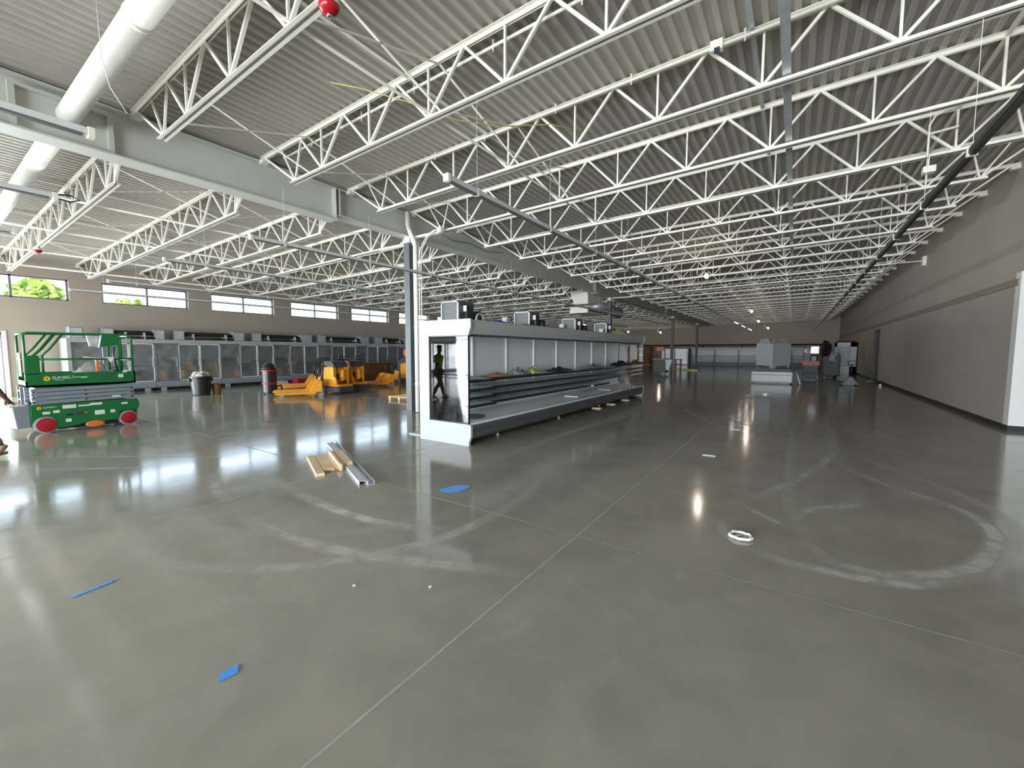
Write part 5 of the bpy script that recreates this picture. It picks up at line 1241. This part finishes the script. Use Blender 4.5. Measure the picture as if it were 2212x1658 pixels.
leg(1, (.08, .50), (.36, .15), (.20, .05)); leg(-1, (-.24, .50), (-.34, .09), (-.48, .045))
body = skin('body', V_, E_, 'skin', person, 2, 0, person.location)
# shirt, trousers, boots, cap and face
T_ = [(P(0, 0, .93), (.155, .12)), (P(0, -.01, 1.10), (.15, .12)), (P(0, -.02, 1.30), (.172, .132)), (P(0, -.01, 1.43), (.12, .092))]
TE = [(0, 1), (1, 2), (2, 3)]
for s, e0 in ((1, (.22, 1.18)), (-1, (-.09, 1.19))):
    n_ = len(T_); T_ += [(P(s * .175, -.01, 1.405), .07), (P(s * .20, e0[0] * .5, 1.28), .066), (P(s * .208, e0[0], e0[1]), .062)]; TE += [(3, n_), (n_, n_ + 1), (n_ + 1, n_ + 2)]
skin('shirt', T_, TE, 'hivis', person, 2, 0, person.location)
T_ = [(P(0, 0, .96), (.16, .122))]; TE = []
for s, kn, an in ((1, (.08, .50), (.34, .19)), (-1, (-.24, .50), (-.335, .16))):
    n_ = len(T_); T_ += [(P(s * .095, 0, .88), .10), (P(s * .1, kn[0] * .5, (.9 + kn[1]) / 2), .092), (P(s * .1, kn[0], kn[1]), .074), (P(s * .1, (kn[0] + an[0]) / 2 + .02, (kn[1] + an[1]) / 2 + .02), .07), (P(s * .1, an[0], an[1]), .058)]
    TE += [(0, n_)] + [(n_ + i, n_ + i + 1) for i in range(4)]
skin('trousers', T_, TE, 'khaki', person, 2, 0, person.location)
for s, pts in ((1, ((.37, .2), (.34, .10), (.26, .06), (.17, .045))), (-1, ((-.335, .18), (-.335, .07), (-.42, .05), (-.52, .045)))):
    b_ = skin('boot', [(P(s * .1, a, z), r_) for (a, z), r_ in zip(pts, (.052, .056, .05, .042))], [(0, 1), (1, 2), (2, 3)], 'boot', person, 2, 1, person.location)
    m = MB(); y0_, y1_ = PY + pts[3][0] - .05, PY + pts[1][0] + .06; zz = .0 if s < 0 else .02
    m.hexa([(PX + s * .1 - .05, y0_, 0), (PX + s * .1 + .05, y0_, 0), (PX + s * .1 + .05, y1_, zz + (.035 if s > 0 else 0)), (PX + s * .1 - .05, y1_, zz + (.035 if s > 0 else 0))], [(PX + s * .1 - .05, y0_, .025), (PX + s * .1 + .05, y0_, .025), (PX + s * .1 + .05, y1_, zz + (.07 if s > 0 else .03)), (PX + s * .1 - .05, y1_, zz + (.07 if s > 0 else .03))])
    m.build('boot_sole', 'sole', person, .012)
m = MB(); m.blob(P(0, -.045, 1.735), (.088, .105, .075), 1, 14, .03); m.build('hair', 'hair', person, smooth=True)
for s in (-1, 1):
    m = MB(); m.blob(P(s * .032, -.142, 1.672), (.013, .008, .009), 1, 10, 0); m.build('eye', 'paper', person, smooth=True)
m = MB(); m.blob(P(0, -.138, 1.595), (.026, .008, .007), 1, 10, 0); m.build('mouth', 'brown', person, smooth=True)
m = MB(); m.sheet((PX + .2, PY + .50, .76), .16, .2, .05, 41, 9, 0, .02); cl = m.build('white_cloth', 'paper', smooth=True); tag(cl, 'white cloth bunched in the hand of the walking person', 'cloth')

# ------------------------------------------------------------------ trees outside the clerestory windows
def tree(x, y, h, r, seed, lab):
    t = thing('tree', lab, 'tree', (x, y, -.15), 'trees outside the windows')
    m = MB(); m.tube([(x, y, -.15), (x + .1, y, h * .35), (x, y + .1, h * .7)], [.2, .15, .07], 8); m.build('trunk', 'bark', t)
    R = random.Random(seed); m = MB()
    for i in range(1500):
        a = R.uniform(0, 2 * PI); q = R.random() ** .4; e = R.uniform(-1, 1); c_ = math.sqrt(1 - e * e)
        px_, py_, pz_ = x + r * q * c_ * math.cos(a), y + r * q * c_ * math.sin(a), h * .62 + (h * .38) * q * e
        s = R.uniform(.10, .24); u = Vector((R.uniform(-1, 1), R.uniform(-1, 1), R.uniform(-.6, .6))).normalized() * s; v = u.cross(Vector((R.uniform(-1, 1), R.uniform(-1, 1), R.uniform(-1, 1)))).normalized() * s * .6
        p_ = Vector((px_, py_, pz_)); m.quad(p_ - u - v, p_ + u - v, p_ + u + v, p_ - u + v)
    m.build('foliage', 'leaf', t)
for a in ((-33, 1.6, 5.6, 1.5, 1, 'pale green tree seen through the first window, beside its frame edge'), (-34, 4.6, 5.5, 1.3, 2, 'pale green tree seen through the middle of the first window'),
          (-36, 6.4, 4.9, .8, 3, 'low yellow-green tree at the corner of the first window'), (-36, 8.9, 5.0, 1.3, 4, 'low green tree seen through the corner of the second window')): tree(*a)
